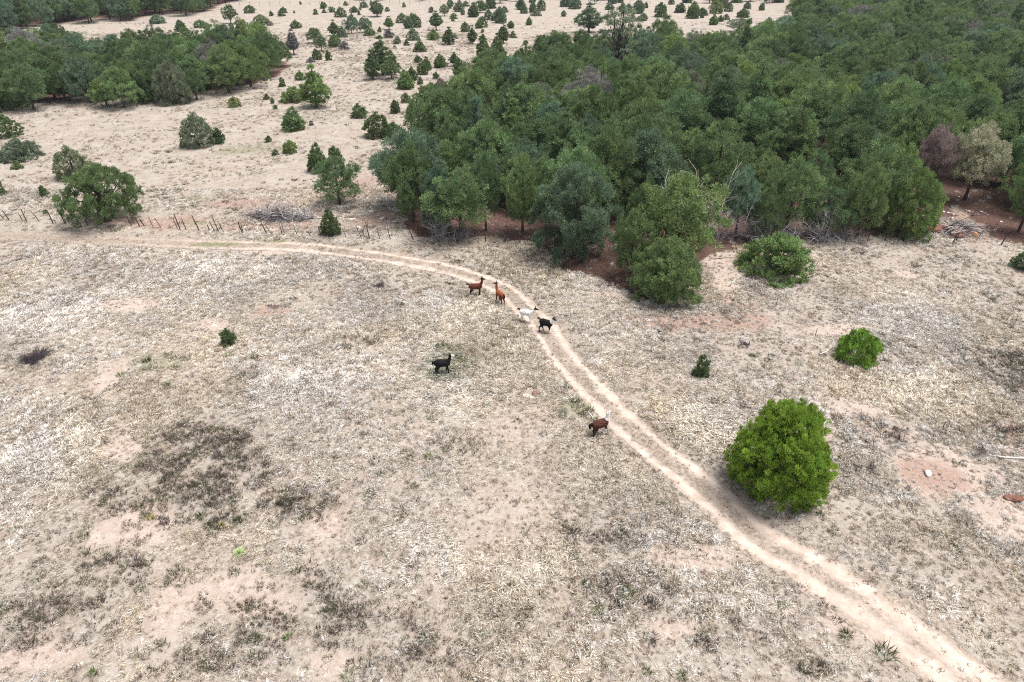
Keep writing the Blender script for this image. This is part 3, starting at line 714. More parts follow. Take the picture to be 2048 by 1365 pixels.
E('juniper', (740,310,764,338), 'd', 'small dark round bush left of the woodland front corner', var=2)
E('shrub', (755,314,790,343), 'b', 'loose green bush beside the small dark round one at the woodland corner', var=2)
E('juniper', (806,274,824,300), 'd', 'small pointed juniper against the woodland left edge', var=3)
E('ponderosa', (728,97,764,160), 'd', 'dark dense pine at the left front of the big double pine', k=.2, var=3)
E('ponderosa', (737,69,794,152), 'd', 'tall broad pine towering over its group in the field centre', k=.2, var=0)
E('pinyon', (758,119,808,160), 'd', 'dark spreading tree at the right foot of the tall broad pine', k=.3, var=0)
E('sapling', (833,151,849,169), 'g', 'small greyish bush right of the bright cone-shaped juniper', var=1)
E('sapling', (863,142,881,158), 'd', 'small dark ragged bush above the half-dead one', var=3)
E('juniper', (833,121,859,150), 'd', 'dark juniper in front of a tight trio', var=0)
E('juniper', (842,113,865,142), 'm', 'juniper at the right rear of a tight trio', var=1)
E('juniper', (828,110,844,126), 'd', 'smallest juniper at the left rear of a tight trio', var=3)
E('juniper', (865,108,898,137), 'm', 'broad cone-shaped juniper right of the tight trio', var=1)
E('juniper', (905,115,935,157), 'd', 'upright dark juniper beside the woodland left shoulder', var=3)
E('ponderosa', (897,104,920,134), 'd', 'slim pine behind the upright dark juniper at the woodland shoulder', k=.2, var=2)
E('ponderosa', (880,52,917,89), 'd', 'broad-based short pine shaped like a tent in the upper field', k=.3, var=1)
E('juniper', (826,79,853,104), 'd', 'round bush with a reddish base in the upper field centre', var=5)
E('juniper', (812,55,840,81), 'k', 'dark blue-green round juniper in the upper field', var=2)
E('sapling', (806,77,821,91), 'd', 'small round bush between two larger junipers in the upper field', var=1)
E('juniper', (854,58,880,80), 'b', 'bright green round bush under the slender layered pine', var=4)
E('ponderosa', (857,22,888,62), 'd', 'slender layered pine above the bright green round bush', k=.15, var=2)
E('sapling', (785,70,804,88), 'g', 'greyish small bush left of the dark blue-green juniper', var=2)
E('sapling', (784,90,795,97), 'd', 'tiny low bush right of the tall broad pine', var=1)
E('pinyon', (686,30,720,68), 'k', 'leftmost blue-green tree of the upper field thicket', k=.3, var=2)
E('pinyon', (712,33,748,66), 'k', 'blue-green tree in the middle of the upper field thicket', k=.3, var=4)
E('ponderosa', (738,-4,771,34), 'd', 'tall dark pine rising from the upper field thicket', k=.2, var=0)
E('juniper', (727,55,752,73), 'm', 'round bush at the right front of the upper field thicket', var=0)
E('ponderosa', (655,38,682,72), 'm', 'light upright tree left of the upper field thicket', k=.2, var=3)
E('juniper', (672,52,696,76), 'g', 'pale bush between the upright tree and the upper field thicket', var=4)
E('juniper', (657,68,684,96), 'm', 'round green juniper in front of the upright tree', var=0)
E('pinyon', (610,55,648,88), 'd', 'dark round tree above the bright young pine', k=.4, var=5)
E('pinyon', (627,70,660,104), 'd', 'dark tree at the lower right of a clump above the bright young pine', k=.4, var=3)
E('juniper', (624,98,645,120), 'd', 'small dark juniper below the clump above the young pine', var=0)
E('sapling', (648,98,666,121), 'd', 'small ragged bush right of the small dark juniper below the clump', var=3)
E('sapling', (612,113,632,125), 'x', 'low grey dead-looking bush above the bright young pine', var=1)
E('juniper', (792,25,817,46), 'd', 'left bush of a dark clump of three in the upper field', var=2)
E('juniper', (806,32,830,58), 'k', 'front bush of a dark clump of three in the upper field', var=1)
E('juniper', (818,28,844,56), 'd', 'right bush of a dark clump of three in the upper field', var=0)
E('ponderosa', (766,32,791,60), 'm', 'thin open pine with two stems in the upper field', k=.15, var=2)
E('juniper', (921,43,940,64), 'm', 'small pale juniper left of the slim dark pine', var=3)
E('ponderosa', (933,48,956,88), 'd', 'slim dark pine left of the tallest conical pine', k=.2, var=3)
E('ponderosa', (950,57,983,125), 'm', 'tallest conical pine at the woodland upper left shoulder', k=.2, var=1)
E('ponderosa', (980,65,1009,117), 'd', 'dark conical pine right of the tallest conical one', k=.2, var=0)
E('ponderosa', (993,42,1021,86), 'd', 'slim pine behind the dark conical pair at the woodland shoulder', k=.2, var=3)
E('juniper', (952,32,977,55), 'd', 'dark round bush in the upper field above the conical pines', var=2)
E('juniper', (949,42,967,57), 'm', 'small pale bush at the foot of the dark round one above the conical pines', var=5)
E('sapling', (1017,60,1035,76), 'y', 'small olive bush right of the slim woodland-shoulder pine', var=1)
E('juniper', (1014,41,1029,57), 'd', 'small pointed juniper above the olive bush', var=3)
E('juniper', (966,18,988,40), 'k', 'left juniper of a blue-green pair near the top', var=2)
E('juniper', (982,20,1004,42), 'k', 'right juniper of a blue-green pair near the top', var=0)
E('pinyon', (944,0,976,26), 'd', 'dark clump-like tree near the top above the blue-green pair', k=.4, var=1)
E('pinyon', (877,8,901,33), 'd', 'dark tree near the top above the tent-shaped pine', k=.4, var=0)
E('juniper', (893,-2,908,14), 'd', 'dark round juniper at the top edge above the tent-shaped pine', var=0)
E('sapling', (856,12,870,26), 'x', 'small dry bush near the top left of the slender pine', var=2)
E('juniper', (580,39,604,57), 'd', 'dark round bush right of the far left wood', var=4)
E('pinyon', (446,8,478,48), 'd', 'tall dark tree at the right end of the far left wood', k=.3, var=1)
E('juniper', (488,10,513,27), 'd', 'dark rounded juniper near the top left of the field', var=2)
E('juniper', (558,14,576,27), 'd', 'small dark dome bush near the top between two tiny ones', var=4)
E('sapling', (625,17,638,30), 'd', 'tiny bush near the top, left of a pair', var=0)
E('sapling', (643,17,654,27), 'd', 'tiny bush near the top, right of a pair', var=1)
E('juniper', (668,14,695,35), 'd', 'broad dark juniper near the top, left of the tall dark pine', var=2)
E('juniper', (699,12,718,26), 'd', 'dark dome juniper near the top, nearest the tall dark pine', var=4)
E('juniper', (719,2,737,16), 'k', 'blue-green juniper at the top edge left of the tall dark pine', var=0)
E('juniper', (300,29,332,48), 'k', 'grey-green dome juniper below the far left wood', var=0)
E('juniper', (351,38,376,64), 'd', 'dark juniper above the left thicket, centre of a loose row', var=5)
E('juniper', (388,40,416,57), 'm', 'low green juniper above the left thicket, right of a loose row', var=2)
E('pinyon', (470,36,500,66), 'd', 'dark green tree at the upper end of a field clump', k=.4, var=4)
E('pinyon', (505,28,543,57), 'd', 'dark double-topped tree right of the field clump', k=.4, var=0)
E('pinyon', (464,50,512,84), 'b', 'bright green rounded tree in front of the field clump', k=.5, var=2)
E('pinyon', (500,45,536,76), 'd', 'dark tree at the right side of the field clump', k=.5, var=5)
E('ponderosa', (573,57,604,110), 'x', 'greyish thin pine beside the right end of the left thicket', k=.2, var=2)
E('sapling', (468,87,480,97), 'd', 'tiny dark bush above the left thicket right end', var=1)
E('juniper', (418,56,468,72), 'd', 'long low dark bush between the left thicket and the field clump', var=2)
# front row of the woodland
E('pinyon', (771,282,884,446), 'd', 'large dark pinyon at the woodland front left corner', k=.1, var=2)
E('front_pine', (838,326,922,462), 'k', 'pale blue-green tree in the woodland front row above the grey twigs', k=.15, rz=2.0)
E('pinyon', (934,300,1010,462), 'd', 'dark pinyon with bare lower trunk left in the woodland front row', k=.1, var=7)
E('pinyon', (1000,300,1090,470), 'm', 'green pinyon right of the bare-trunked one in the woodland front row', k=.1, var=0)
E('front_pine', (1062,318,1236,522), 'k', 'tall wide blue-green pine projecting from the woodland front', k=.3, rz=.4)
E('pinyon', (1212,412,1306,560), 'm', 'green tree wedged between the projecting pine and the round front tree', k=.3, var=0)
E('pinyon', (1236,352,1330,500), 'm', 'green tree behind the round front tree', k=.2, var=4)
E('pinyon', (1316,384,1404,500), 'm', 'loose green tree behind the right side of the round front tree', k=.2, var=6)
E('pinyon', (1428,332,1514,470), 'k', 'pale blue-green pinyon behind the broad open shrub', k=.1, var=7)
E('pinyon', (1482,372,1566,480), 'd', 'dark pinyon above the first grey dead shrub of the woodland edge', k=.1, var=6)
E('pinyon', (1508,306,1636,462), 'm', 'wide green pinyon in the woodland front between the two grey dead shrubs', k=.1, var=2)
E('pinyon', (1598,370,1700,474), 'd', 'dark pinyon above the second grey dead shrub of the woodland edge', k=.1, var=8)
E('pinyon', (1668,320,1760,474), 'm', 'green pinyon left of the big rounded one at the woodland right corner', k=.1, var=0)
E('round_pinyon', (1752,330,1866,474), 'b', 'big rounded bright green tree at the woodland right corner', k=.35, rz=2.6)
E('pinyon', (1716,268,1812,420), 'b', 'green tree behind the big rounded one at the woodland right corner', k=.1, var=4)
E('pinyon', (1798,250,1890,392), 'p', 'purple-brown dying tree beside the pale yellow-green one', k=0, var=7)
E('pinyon', (1872,246,1986,400), 'w', 'pale yellow-green tree with dark trunk standing over bare red ground', k=0, var=7)
E('pinyon', (1992,322,2080,464), 'm', 'green tree cut by the right frame edge behind the branch pile', k=0, var=3)
# pines rising above the canopy
E('open_ponderosa', (1180,6, 1290,176), 'g', 'tallest ponderosa with bare dark trunk rising above the woodland canopy', k=0, rz=.5)
E('ponderosa', (1536,60,1610,140), 'd', 'dark tiered pine rising above the canopy below the far clearing', k=0, var=1)
E('ponderosa', (1614,46,1672,128), 'k', 'blue-green tiered pine right of the dark tiered one in the canopy', k=0, var=3)
E('ponderosa', (1148,4,1206,66), 'k', 'bushy blue-green pine at the upper rim of the woodland', k=.1, var=0)
E('ponderosa', (1300,30,1352,110), 'd', 'dark pine right of the tallest ponderosa at the rim', k=0, var=0)
E('ponderosa', (1896,92,1950,180), 'k', 'blue-green pine rising above the canopy at far right', k=0, var=1)
# bushes of the far clearing and the strip along the top edge
for (b, t, lab) in [((1348,6,1372,26),'d','dark round bush at the left end of the far clearing'), ((1374,2,1398,28),'m','tall bush second from the left in the far clearing'),
        ((1394,14,1416,32),'d','round bush at the front of the far clearing centre'), ((1416,0,1446,28),'y','yellow-green cone tree in the far clearing'),
        ((1448,4,1466,24),'d','dark dome bush right of the yellow-green cone tree'), ((1472,16,1500,36),'m','low green bush in the far clearing right half'),
        ((1433,30,1448,44),'d','small bush standing alone in the middle of the far clearing'), ((1450,36,1504,66),'g','grey-green spreading bush at the front of the far clearing'),
        ((1502,42,1552,72),'d','dark clump at the right front corner of the far clearing'), ((1032,-4,1052,20),'k','dark blue-green bush at the top edge, left of a row of three'),
        ((1040,10,1056,28),'d','dark bush in front of the top edge row of three'), ((1056,2,1076,26),'k','bush in the middle of the top edge row of three'),
        ((1072,-2,1092,22),'d','dark bush at the right end of the top edge row of three'), ((1060,18,1084,32),'g','pale low bush below the top edge row of three'),
        ((1136,-6,1164,18),'k','large blue-green bush at the top edge above the woodland'), ((1208,4,1230,20),'g','pale bush at the woodland upper rim near the top edge'),
        ((1246,6,1268,26),'k','dark bush above the woodland right of the bushy pine'), ((1266,4,1288,28),'k','blue-green bush above the woodland behind the tallest ponderosa'),
        ((1276,26,1296,42),'d','small round bush right of the tallest ponderosa crown'), ((1000,12,1018,26),'x','small brownish bush between two top edge groups')]:
    E('juniper' if b[2]-b[0] < 40 else 'pinyon', b, t, lab, k=.5)

rb = R_(66); FIELD = [G(*p) for p in [(230,130),(600,120),(720,95),(900,60),(960,30),(1000,14),(560,8),(480,30),(420,90),(560,140),(600,180),(700,190),(720,300),(560,330),(420,340),(330,280),(480,240),(560,200)]]
STRIP = [G(*p) for p in [(905,6),(1010,3),(1130,2),(1300,2),(1450,3),(1570,3),(1560,40),(1480,62),(1380,44),(1290,40),(1190,40),(1090,62),(1010,60),(930,40)]]
nb = 0
while nb < 34:
    x, y = rb.uniform(-40, 140), rb.uniform(180, 330)
    if not in_poly(np.array([x]), np.array([y]), STRIP)[0] or min(math.hypot(x-a, y-b)-w for a, b, w in TAKEN) < .3: continue
    h = rb.uniform(1.6, 5.0); t_ = rb.choice(list('ddmkg')); d_ = y*CP+CAM_H*SP
    later(plant('juniper', x, y, h, h*rb.uniform(.8, 1.2), t_, '', 'junipers of the far strip'), {'d': 'dark juniper', 'm': 'green juniper', 'k': 'blue-green juniper', 'g': 'grey-green juniper'}[t_]+' of the far strip', 1024+FPX*x/d_, 682.5-FPX*(y*SP-CAM_H*CP)/d_); nb += 1
nb = 0
while nb < 46:
    x, y = rb.uniform(-90, 5), rb.uniform(95, 330)
    if not in_poly(np.array([x]), np.array([y]), FIELD)[0] or min(math.hypot(x-a, y-b)-w for a, b, w in TAKEN) < .6: continue
    h = rb.uniform(.5, 1.5)*(1 if y < 170 else 1.5); t_ = rb.choice(list('dddmyx')); d_ = y*CP+CAM_H*SP
    later(plant('sapling', x, y, h, h*rb.uniform(.85, 1.5), t_, '', 'tiny bushes dotting the upper field'), {'d': 'tiny dark bush', 'm': 'tiny green bush', 'y': 'tiny olive bush', 'x': 'tiny grey bush'}[t_], 1024+FPX*x/d_, 682.5-FPX*(y*SP-CAM_H*CP)/d_); nb += 1
# ------------------------------------------------------------------ woods: the nearest trees one by one, the rest as one mass
def fill(poly, s, seed, pad=.55):
    r = R_(seed); P = np.array(poly); x0, y0 = P.min(0); x1, y1 = min(P[:, 0].max(), 420), min(P[:, 1].max(), 640)
    gx, gy = np.meshgrid(np.arange(x0, x1, s), np.arange(y0, y1, s*.87)); gx = gx + (np.arange(gx.shape[0]) % 2)[:, None]*s/2
    x = gx.ravel()+r.uniform(-.38, .38, gx.size)*s; y = gy.ravel()+r.uniform(-.38, .38, gx.size)*s
    m = in_poly(x, y, poly); x, y = x[m], y[m]
    T = np.array(TAKEN); ok = np.ones(len(x), bool)
    for u_, v_, rr_ in ((1370,430,4.5),(1410,470,3.5),(1905,430,8.5),(1960,440,6),(1560,450,3),(1660,455,3)):
        a, b = G(u_, v_); ok &= np.hypot(x-a, y-b) > rr_
    for a, b, w in T: ok &= np.hypot(x-a, y-b) > max(w*.75, s*.55)
    x, y = x[ok], y[ok]; d = (y*CP+CAM_H*SP)
    vis = np.abs(x) < d*.75*1.15+6
    x, y = x[vis], y[vis]; o = np.argsort(y); return x[o], y[o], r

def screen(x, y):
    d = y*CP+CAM_H*SP
    return 1024+FPX*x/d, 682.5-FPX*(y*SP-CAM_H*CP)/d

def wood_label(u, v, tone, kind):
    c = {'d': 'dark green', 'm': 'mid green', 'b': 'fresh green', 'g': 'grey-green', 'k': 'blue-green', 'y': 'olive green', 'x': 'grey half-bare'}[tone]
    return '%s %s' % (c, 'pine' if kind == 'ponderosa' else 'pinyon')
for q in [('the woodland front left corner', 828, 360), ('the pale blue-green front tree', 880, 390), ('the bare-trunked pinyon', 970, 380), ('the projecting pine', 1150, 410), ('the round front tree', 1330, 535), ('the tall bare snag', 1404, 420),
          ('the pale pinyon behind the open shrub', 1470, 400), ('the two grey dead shrubs', 1585, 440), ('the big rounded corner tree', 1808, 400), ('the purple-brown dying tree', 1842, 320), ('the pale yellow-green tree', 1930, 320), ('the right frame edge tree', 2036, 390),
          ('the tallest ponderosa', 1235, 90), ('the dark tiered pine', 1573, 100), ('the blue-green tiered pine', 1643, 88), ('the bushy rim pine', 1177, 36), ('the far right canopy pine', 1923, 136), ('the far clearing', 1490, 60),
          ('the half-dead grey-blue bush', 882, 174), ('the bright young pine', 634, 172), ('the egg-shaped juniper', 398, 260), ('the round yellow-green bush', 470, 204), ('the left frame edge juniper', 18, 253), ('the far top-left wood', 200, 30)]: landmark(*q)

FAR = []          # x, y, H, W, tone
def wood_trees(poly, s, seed, n_single, hmin, hmax, group, labeler, tones, wts, pine=.07):
    x, y, r = fill(poly, s, seed); n = len(x)
    big = fbm(x, y, 30, seed+1, 2)
    for i in range(n):
        tone = r.choice(list(tones), p=np.array(wts)/sum(wts)); q_ = r.random(); kind = 'ponderosa' if q_ < pine else 'round_pinyon' if q_ < pine+.1 and i < n_single else 'pinyon'
        H = r.uniform(hmin, hmax)*(.85+.3*big[i]); W = np.clip(H*r.uniform(.8, 1.1), 5.0, 8.8)
        if kind == 'ponderosa': H *= 1.3; W = H*.52
        if i < n_single:
            u, v = screen(x[i], y[i]); tone = 'm' if v > 370 and tone in 'bgx' else tone; later(plant(kind, float(x[i]), float(y[i]), H, W, tone, '', group, jit=.13), labeler(u, v, tone, kind), u, v-25)
        else: FAR.append((x[i], y[i], H, W, tone, kind))
    return n
n1 = wood_trees(WOOD, 6.0, 801, 200, 5.6, 9.6, 'woodland trees', wood_label, 'dmbgkx', (3, 5, .9, .7, 1.8, .18))
n2 = wood_trees(LEFTWOOD, 5.5, 802, 60, 5.0, 8.6, 'left thicket trees', wood_label, 'dmbgkyx', (5, 3, .8, .8, 1.5, .5, .4))
n3 = wood_trees(FARWOOD, 7.0, 803, 16, 6.5, 10.5, 'far top-left wood trees', wood_label, 'dmk', (4, 2, 3), .12)
# a line of trees along the far side of the field, just at the top edge
rf = R_(77)
for u in np.arange(560, 1640, 9):
    if fbm(np.array([u]), np.array([0.]), 90, 13)[0] < .5: continue
    x, y = G(u+rf.uniform(-6, 6), rf.uniform(-22, 8)); H = rf.uniform(4, 8); FAR.append((x, y, H, H*.9, 'k', 'pinyon'))

def far_mass():
    A = FAR; n = len(A); kinds = PROTO['pinyon'][:6]+PROTO['ponderosa'][:3]
    pm = []
    for p in kinds:
        bm = bmesh.new(); bm.from_mesh(p['crown']); nc = len(bm.faces); bm.from_mesh(p['trunk']); bm.faces.ensure_lookup_table()
        for f in bm.faces[nc:]: f.material_index = 1
        me = bpy.data.meshes.new('far_tree'); bm.to_mesh(me); bm.free(); me.materials.append(M['leaf_i']); me.materials.append(M['bark']); pm.append(me)
    r = R_(55); idx = np.array([r.integers(6, 9) if a[5] == 'ponderosa' else r.integers(0, 6) for a in A])
    x = np.array([a[0] for a in A]); y = np.array([a[1] for a in A])
    sc_ = np.array([(A[i][3]/kinds[idx[i]]['W'], A[i][3]/kinds[idx[i]]['W'], A[i][2]/kinds[idx[i]]['H']) for i in range(n)])
    t = np.array([TONE[a[4]] for a in A])*r.uniform(.8, 1.2, (n, 1))
    scatter('distant_woodland', np.stack([x, y, tz(x, y)], -1), r.uniform(0, 6.28, n), sc_, idx, t, pm, 'mass of far pinyon canopy reaching to the top of the picture', 'woodland')
far_mass()
print('WOOD', n1, n2, n3, len(FAR))
# ------------------------------------------------------------------ llamas: each one continuous body
_bm = bmesh.new(); bmesh.ops.create_icosphere(_bm, subdivisions=2, radius=1); _bm.verts.ensure_lookup_table()
ICO_V = np.array([v.co[:] for v in _bm.verts]); ICO_F = np.array([[v.index for v in f.verts] for f in _bm.faces]); _bm.free()

def llama(name, px, py, heading, coat, label, neck=(.17, 0, .60), head_yaw=0.0, head_pitch=-.2, legs=(0, 0, 0, 0), tail='up', size=1.0, wool=1.0):
    C, Rr, Pt, Q = [], [], [], []
    def chain(part, pts, rad, step=.35):
        pts = [np.array(p, float) for p in pts]; rad = [np.array(r if hasattr(r, '__len__') else (r, r, r), float) for r in rad]
        tot = 0
        for a, b, ra, rb in zip(pts[:-1], pts[1:], rad[:-1], rad[1:]):
            n = max(2, int(np.linalg.norm(b-a)/(step*min(ra.min(), rb.min()))))
            for k in range(n+1):
                f = k/n; C.append(a*(1-f)+b*f); Rr.append(ra*(1-f)+rb*f); Pt.append(part); Q.append(tot+f)
            tot += 1
    w = wool
    chain('body', [(-.46,0,.93), (-.30,0,.95), (0,0,.93), (.26,0,.92), (.42,0,.93)],
          [(.17,.19*w,.22*w), (.2,.235*w,.265*w), (.2,.25*w,.27*w), (.2,.235*w,.28*w), (.15,.17*w,.22*w)])
    nb = np.array((.40, 0, 1.02)); ne = nb+np.array(neck)
    mid = nb*.5+ne*.5+np.array((.05, 0, -.02))
    chain('neck', [nb, mid, ne], [(.17*w,.15*w,.17*w), .118*w, .088*w])
    hd = np.array((math.cos(head_yaw)*math.cos(head_pitch), math.sin(head_yaw)*math.cos(head_pitch), math.sin(head_pitch)))
    side = np.array((-math.sin(head_yaw), math.cos(head_yaw), 0)); upv = np.cross(hd, side)
    hc = ne+np.array((0, 0, .05))
    chain('head', [hc-hd*.03, hc+hd*.09, hc+hd*.17], [.098, .085, .066]); chain('muzzle', [hc+hd*.17, hc+hd*.27-upv*.015], [.062, .048])
    for s in (-1, 1):
        e0 = hc+side*s*.055+upv*.07-hd*.04
        chain('ear', [e0, e0+upv*.09+side*s*.035, e0+upv*.17+side*s*.02+hd*.02], [.034, .034, .016])
    for i, (hx, s) in enumerate(((.31, -1), (.31, 1), (-.40, -1), (-.40, 1))):
        o = legs[i]; y = s*.125
        if i < 2:
            chain('leg', [(hx,y,.82), (hx+.02+o*.25,y,.62), (hx+.03+o*.55,y,.42), (hx+.01+o*.95,y,.10)], [(.12,.10,.15), .085, .058, .043])
            chain('foot', [(hx+.01+o*.95,y,.09), (hx+.02+o,y,.04), (hx+.08+o,y,.03)], [.045, .05, .035])
        else:
            chain('leg', [(hx+.02,y,.88), (hx+.07+o*.2,y,.64), (hx-.09+o*.55,y,.40), (hx-.05+o*.95,y,.10)], [(.16,.12,.2), .115, .058, .045])
            chain('foot', [(hx-.05+o*.95,y,.09), (hx-.04+o,y,.04), (hx+.03+o,y,.03)], [.045, .05, .035])
    tp = {'up': [(-.56,0,1.06), (-.66,0,1.18), (-.76,0,1.20), (-.81,0,1.08)], 'down': [(-.58,0,1.08), (-.69,0,1.06), (-.73,0,.9), (-.72,0,.76)], 'bushy': [(-.58,0,1.08), (-.70,0,1.14), (-.80,0,1.02), (-.80,0,.82)]}[tail]
    chain('tail', tp, [.055, .06, .065 if tail != 'bushy' else .1, .035 if tail != 'bushy' else .07])
    C, Rr = np.array(C), np.array(Rr); n = len(C)
    v = (ICO_V[None]*Rr[:, None]+C[:, None]).reshape(-1, 3)
    f = (ICO_F[None]+np.arange(n)[:, None, None]*len(ICO_V)).reshape(-1, 3)
    raw = bpy.data.objects.new('raw', mesh_np('raw', v, tris=f)); COL.objects.link(raw)
    m = raw.modifiers.new('r', 'REMESH'); m.mode = 'VOXEL'; m.voxel_size = .021
    m = raw.modifiers.new('s', 'SMOOTH'); m.factor = .5; m.iterations = 3
    dg = bpy.context.evaluated_depsgraph_get(); me = bpy.data.meshes.new_from_object(raw.evaluated_get(dg))
    bpy.data.objects.remove(raw)
    co = np.empty(len(me.vertices)*3, np.float32); me.vertices.foreach_get('co', co); co = co.reshape(-1, 3).astype(float)
    best = np.full(len(co), 1e9); pid = np.zeros(len(co), int)
    for k in range(n):
        d = np.linalg.norm((co-C[k])/Rr[k], axis=1); mm = d < best; best[mm] = d[mm]; pid[mm] = k
    # woolly lumps on the trunk of the body
    parts = np.array(Pt)[pid]; q = np.array(Q)[pid]
    body = np.isin(parts, ['body']) | ((parts == 'leg') & (co[:, 2] > .6)) | (parts == 'tail')
    nz = (vnoise(co[:, 0]*1+co[:, 1]*3, co[:, 2]*.45+co[:, 1], .055, 5)-.5)*.045*w
    nrm_ = np.empty(len(co)*3, np.float32); me.vertices.foreach_get('normal', nrm_); nrm_ = nrm_.reshape(-1, 3)
    co2 = co + nrm_*(nz*body)[:, None]; me.vertices.foreach_set('co', co2.astype(np.float32).ravel())
    colr = np.ones((len(co), 4))
    for part in set(Pt):
        s_ = parts == part
        c = coat.get(part, coat['body']); colr[s_, :3] = c if not callable(c) else c(co[s_], q[s_])
    for s in (-1, 1):
        e = hc+hd*.10+side*s*.075+upv*.03; colr[np.linalg.norm(co-e, axis=1) < .022, :3] = (.01, .01, .01)
    a = me.attributes.new('coat', 'FLOAT_COLOR', 'POINT'); a.data.foreach_set('color', colr.astype(np.float32).ravel())
    me.materials.clear(); me.materials.append(M['wool']); me.polygons.foreach_set('use_smooth', np.ones(len(me.polygons), bool)); me.update()
    x, y = G(px, py); o = link('llama', me, loc=(x, y, zat(x, y)+.005)); o.rotation_euler = (0, 0, math.atan2(heading[1], heading[0])); o.scale = (size,)*3
    tag(o, label, 'llama', 'llamas on and beside the track')
    landmark(name, px, py-15)
    return o
BLK, CHEST, DARKB, WHT = (.012,.010,.010), (.12,.035,.02), (.045,.017,.012), (.78,.77,.75)
RUST = (.26,.085,.035)
def lowdark(top, low, z=.55): return lambda c, q: np.where((c[:, 2] > z)[:, None], np.array(top), np.array(low))
llama('the dark chestnut llama', 952, 589, (1, .08), {'body': CHEST, 'neck': CHEST, 'head': BLK, 'muzzle': BLK, 'ear': BLK, 'leg': lowdark((.085,.025,.016), BLK, .5), 'foot': BLK, 'tail': BLK},
      'dark chestnut llama with black head and raised black tail beside the track', tail='up', legs=(.03, -.03, .04, -.04), head_pitch=-.3, size=1.02)
llama('the rusty orange llama', 1000, 603, (-.55, .84), {'body': RUST, 'neck': RUST, 'head': (.10,.05,.035), 'muzzle': (.04,.025,.02), 'ear': (.04,.025,.02), 'tail': DARKB,
      'leg': lambda c, q: np.where((c[:, 2] > .45)[:, None], np.array((.13,.04,.022)), np.where(((c[:, 0] > 0) & (c[:, 1] > 0) & (c[:, 2] < .25))[:, None], np.array(WHT), np.array(DARKB))), 'foot': DARKB},
      'rusty orange llama seen from behind with its head turned left', neck=(.12, .02, .66), head_yaw=.7, tail='down', size=1.04)
llama('the white llama', 1053, 641, (.94, -.33), {'body': WHT, 'neck': WHT, 'head': BLK, 'muzzle': BLK, 'ear': BLK, 'tail': BLK, 'leg': WHT, 'foot': (.35,.30,.26)},
      'white llama with black head, ears and tail standing on the track', neck=(.36, .02, .34), head_yaw=.3, head_pitch=-.25, legs=(.05, -.04, .06, -.06), tail='up')
llama('the black-and-white-necked llama', 1092, 662, (.86, -.5), {'body': BLK, 'neck': lambda c, q: np.where((q > .35)[:, None], np.array(WHT), np.array(BLK)), 'head': BLK, 'muzzle': BLK, 'ear': BLK, 'tail': BLK,
      'leg': lambda c, q: np.where(((c[:, 0] > 0) & (c[:, 1] < 0) & (c[:, 2] < .45))[:, None], np.array(WHT), np.array(BLK)), 'foot': BLK},
      'black llama with white neck walking along the track', neck=(.26, 0, .42), head_pitch=-.35, legs=(.10, -.12, -.14, .14), tail='up', wool=1.08)
llama('the lone black llama', 886, 748, (1, .10), {'body': BLK, 'neck': BLK, 'head': lambda c, q: np.where((q > .9)[:, None], np.array(WHT), np.array(BLK)), 'muzzle': WHT, 'ear': BLK, 'tail': BLK, 'leg': BLK, 'foot': BLK},
      'black llama with white face standing alone in the grass', neck=(.19, 0, .48), head_yaw=.35, head_pitch=-.15, legs=(.12, -.06, .10, -.08), tail='down', wool=1.12)
llama('the brown white-necked llama', 1199, 872, (.9, .43), {'body': (.085,.032,.022), 'neck': lambda c, q: np.where((q > .3)[:, None], np.array(WHT), np.array((.085,.032,.022))), 'head': WHT, 'muzzle': WHT, 'ear': WHT,
      'tail': BLK, 'leg': lambda c, q: np.where(((c[:, 0] > 0) & (c[:, 2] < .5))[:, None], np.array(WHT), np.array((.05,.02,.015))), 'foot': BLK},
      'shaggy brown llama with white neck and head at the edge of the track', neck=(.12, 0, .56), head_yaw=.4, head_pitch=-.1, legs=(.06, -.06, -.05, .08), tail='bushy', wool=1.15)

# ------------------------------------------------------------------ wire fence along the woodland
POSTS = [(-40,437,-46,417),(8,439,1,420),(18.5,441,13,420),(46,442,43,427),(54,443.5,52.7,418),(78,442.5,68.7,422),(106.5,446.5,101.5,420),(112,447,108.5,438),(131,447.5,125,412),(133,446,132.5,433),
 (161,448,156,437),(176,451,173,440),(263.5,453,259,435),(280,455,276,435),(289,453,284,440),(306.6,457,302,437),(322,457,314,438),(355.5,460,351.5,440),(361,461.5,357,430),(373,462,370,439),(398.7,463,391.8,433),
 (419.6,464,416.7,452),(429.4,464.5,424.5,444),(437.5,466.5,433,432),(447.7,465.5,439.6,444),(483.6,468.4,481,444),(486,468,484.8,448),(535.6,469,525.8,443),(544,469,531.4,447),(565,471.5,563.7,450),(568.6,471.5,566.6,440),
 (594.7,472.5,591,452),(621,472.5,615,464),(642,474.5,638,454),(691.8,474,688,458),(722.4,475,716,451),(729,475.5,726.5,460),(739.5,477,733.4,443),(759,477.5,755,455.7),(781.4,478.5,776.8,452.8),
 (827,479.5,818,458),(866,481.6,864,454.5),(935.6,482.6,935,452.7),(971,483.5,970,454),(1062,485,1062,456),(1110,486,1109,460),(1690,484,1692,462),(1735,482,1738,460),(1770,482,1773,460),(1805.6,480,1807,462),
 (1819,482,1825.8,459),(1854,486,1861,459),(1905.5,486.6,1910,465),(1911,483,1914,467),(1951.5,483.5,1959.5,458),(2002,490.5,2007,464),(2050,492,2054,468),(2110,494,2113,470)]
fence = bpy.data.objects.new('wire_fence', None); COL.objects.link(fence)
x, y = G(568, 471.5); fence.location = (x, y, 0); FX, FY = x, y
tag(fence, 'old leaning post and wire fence running along the track and woodland', 'fence')
wire_pts = [[], [], []]
rp = R_(31)
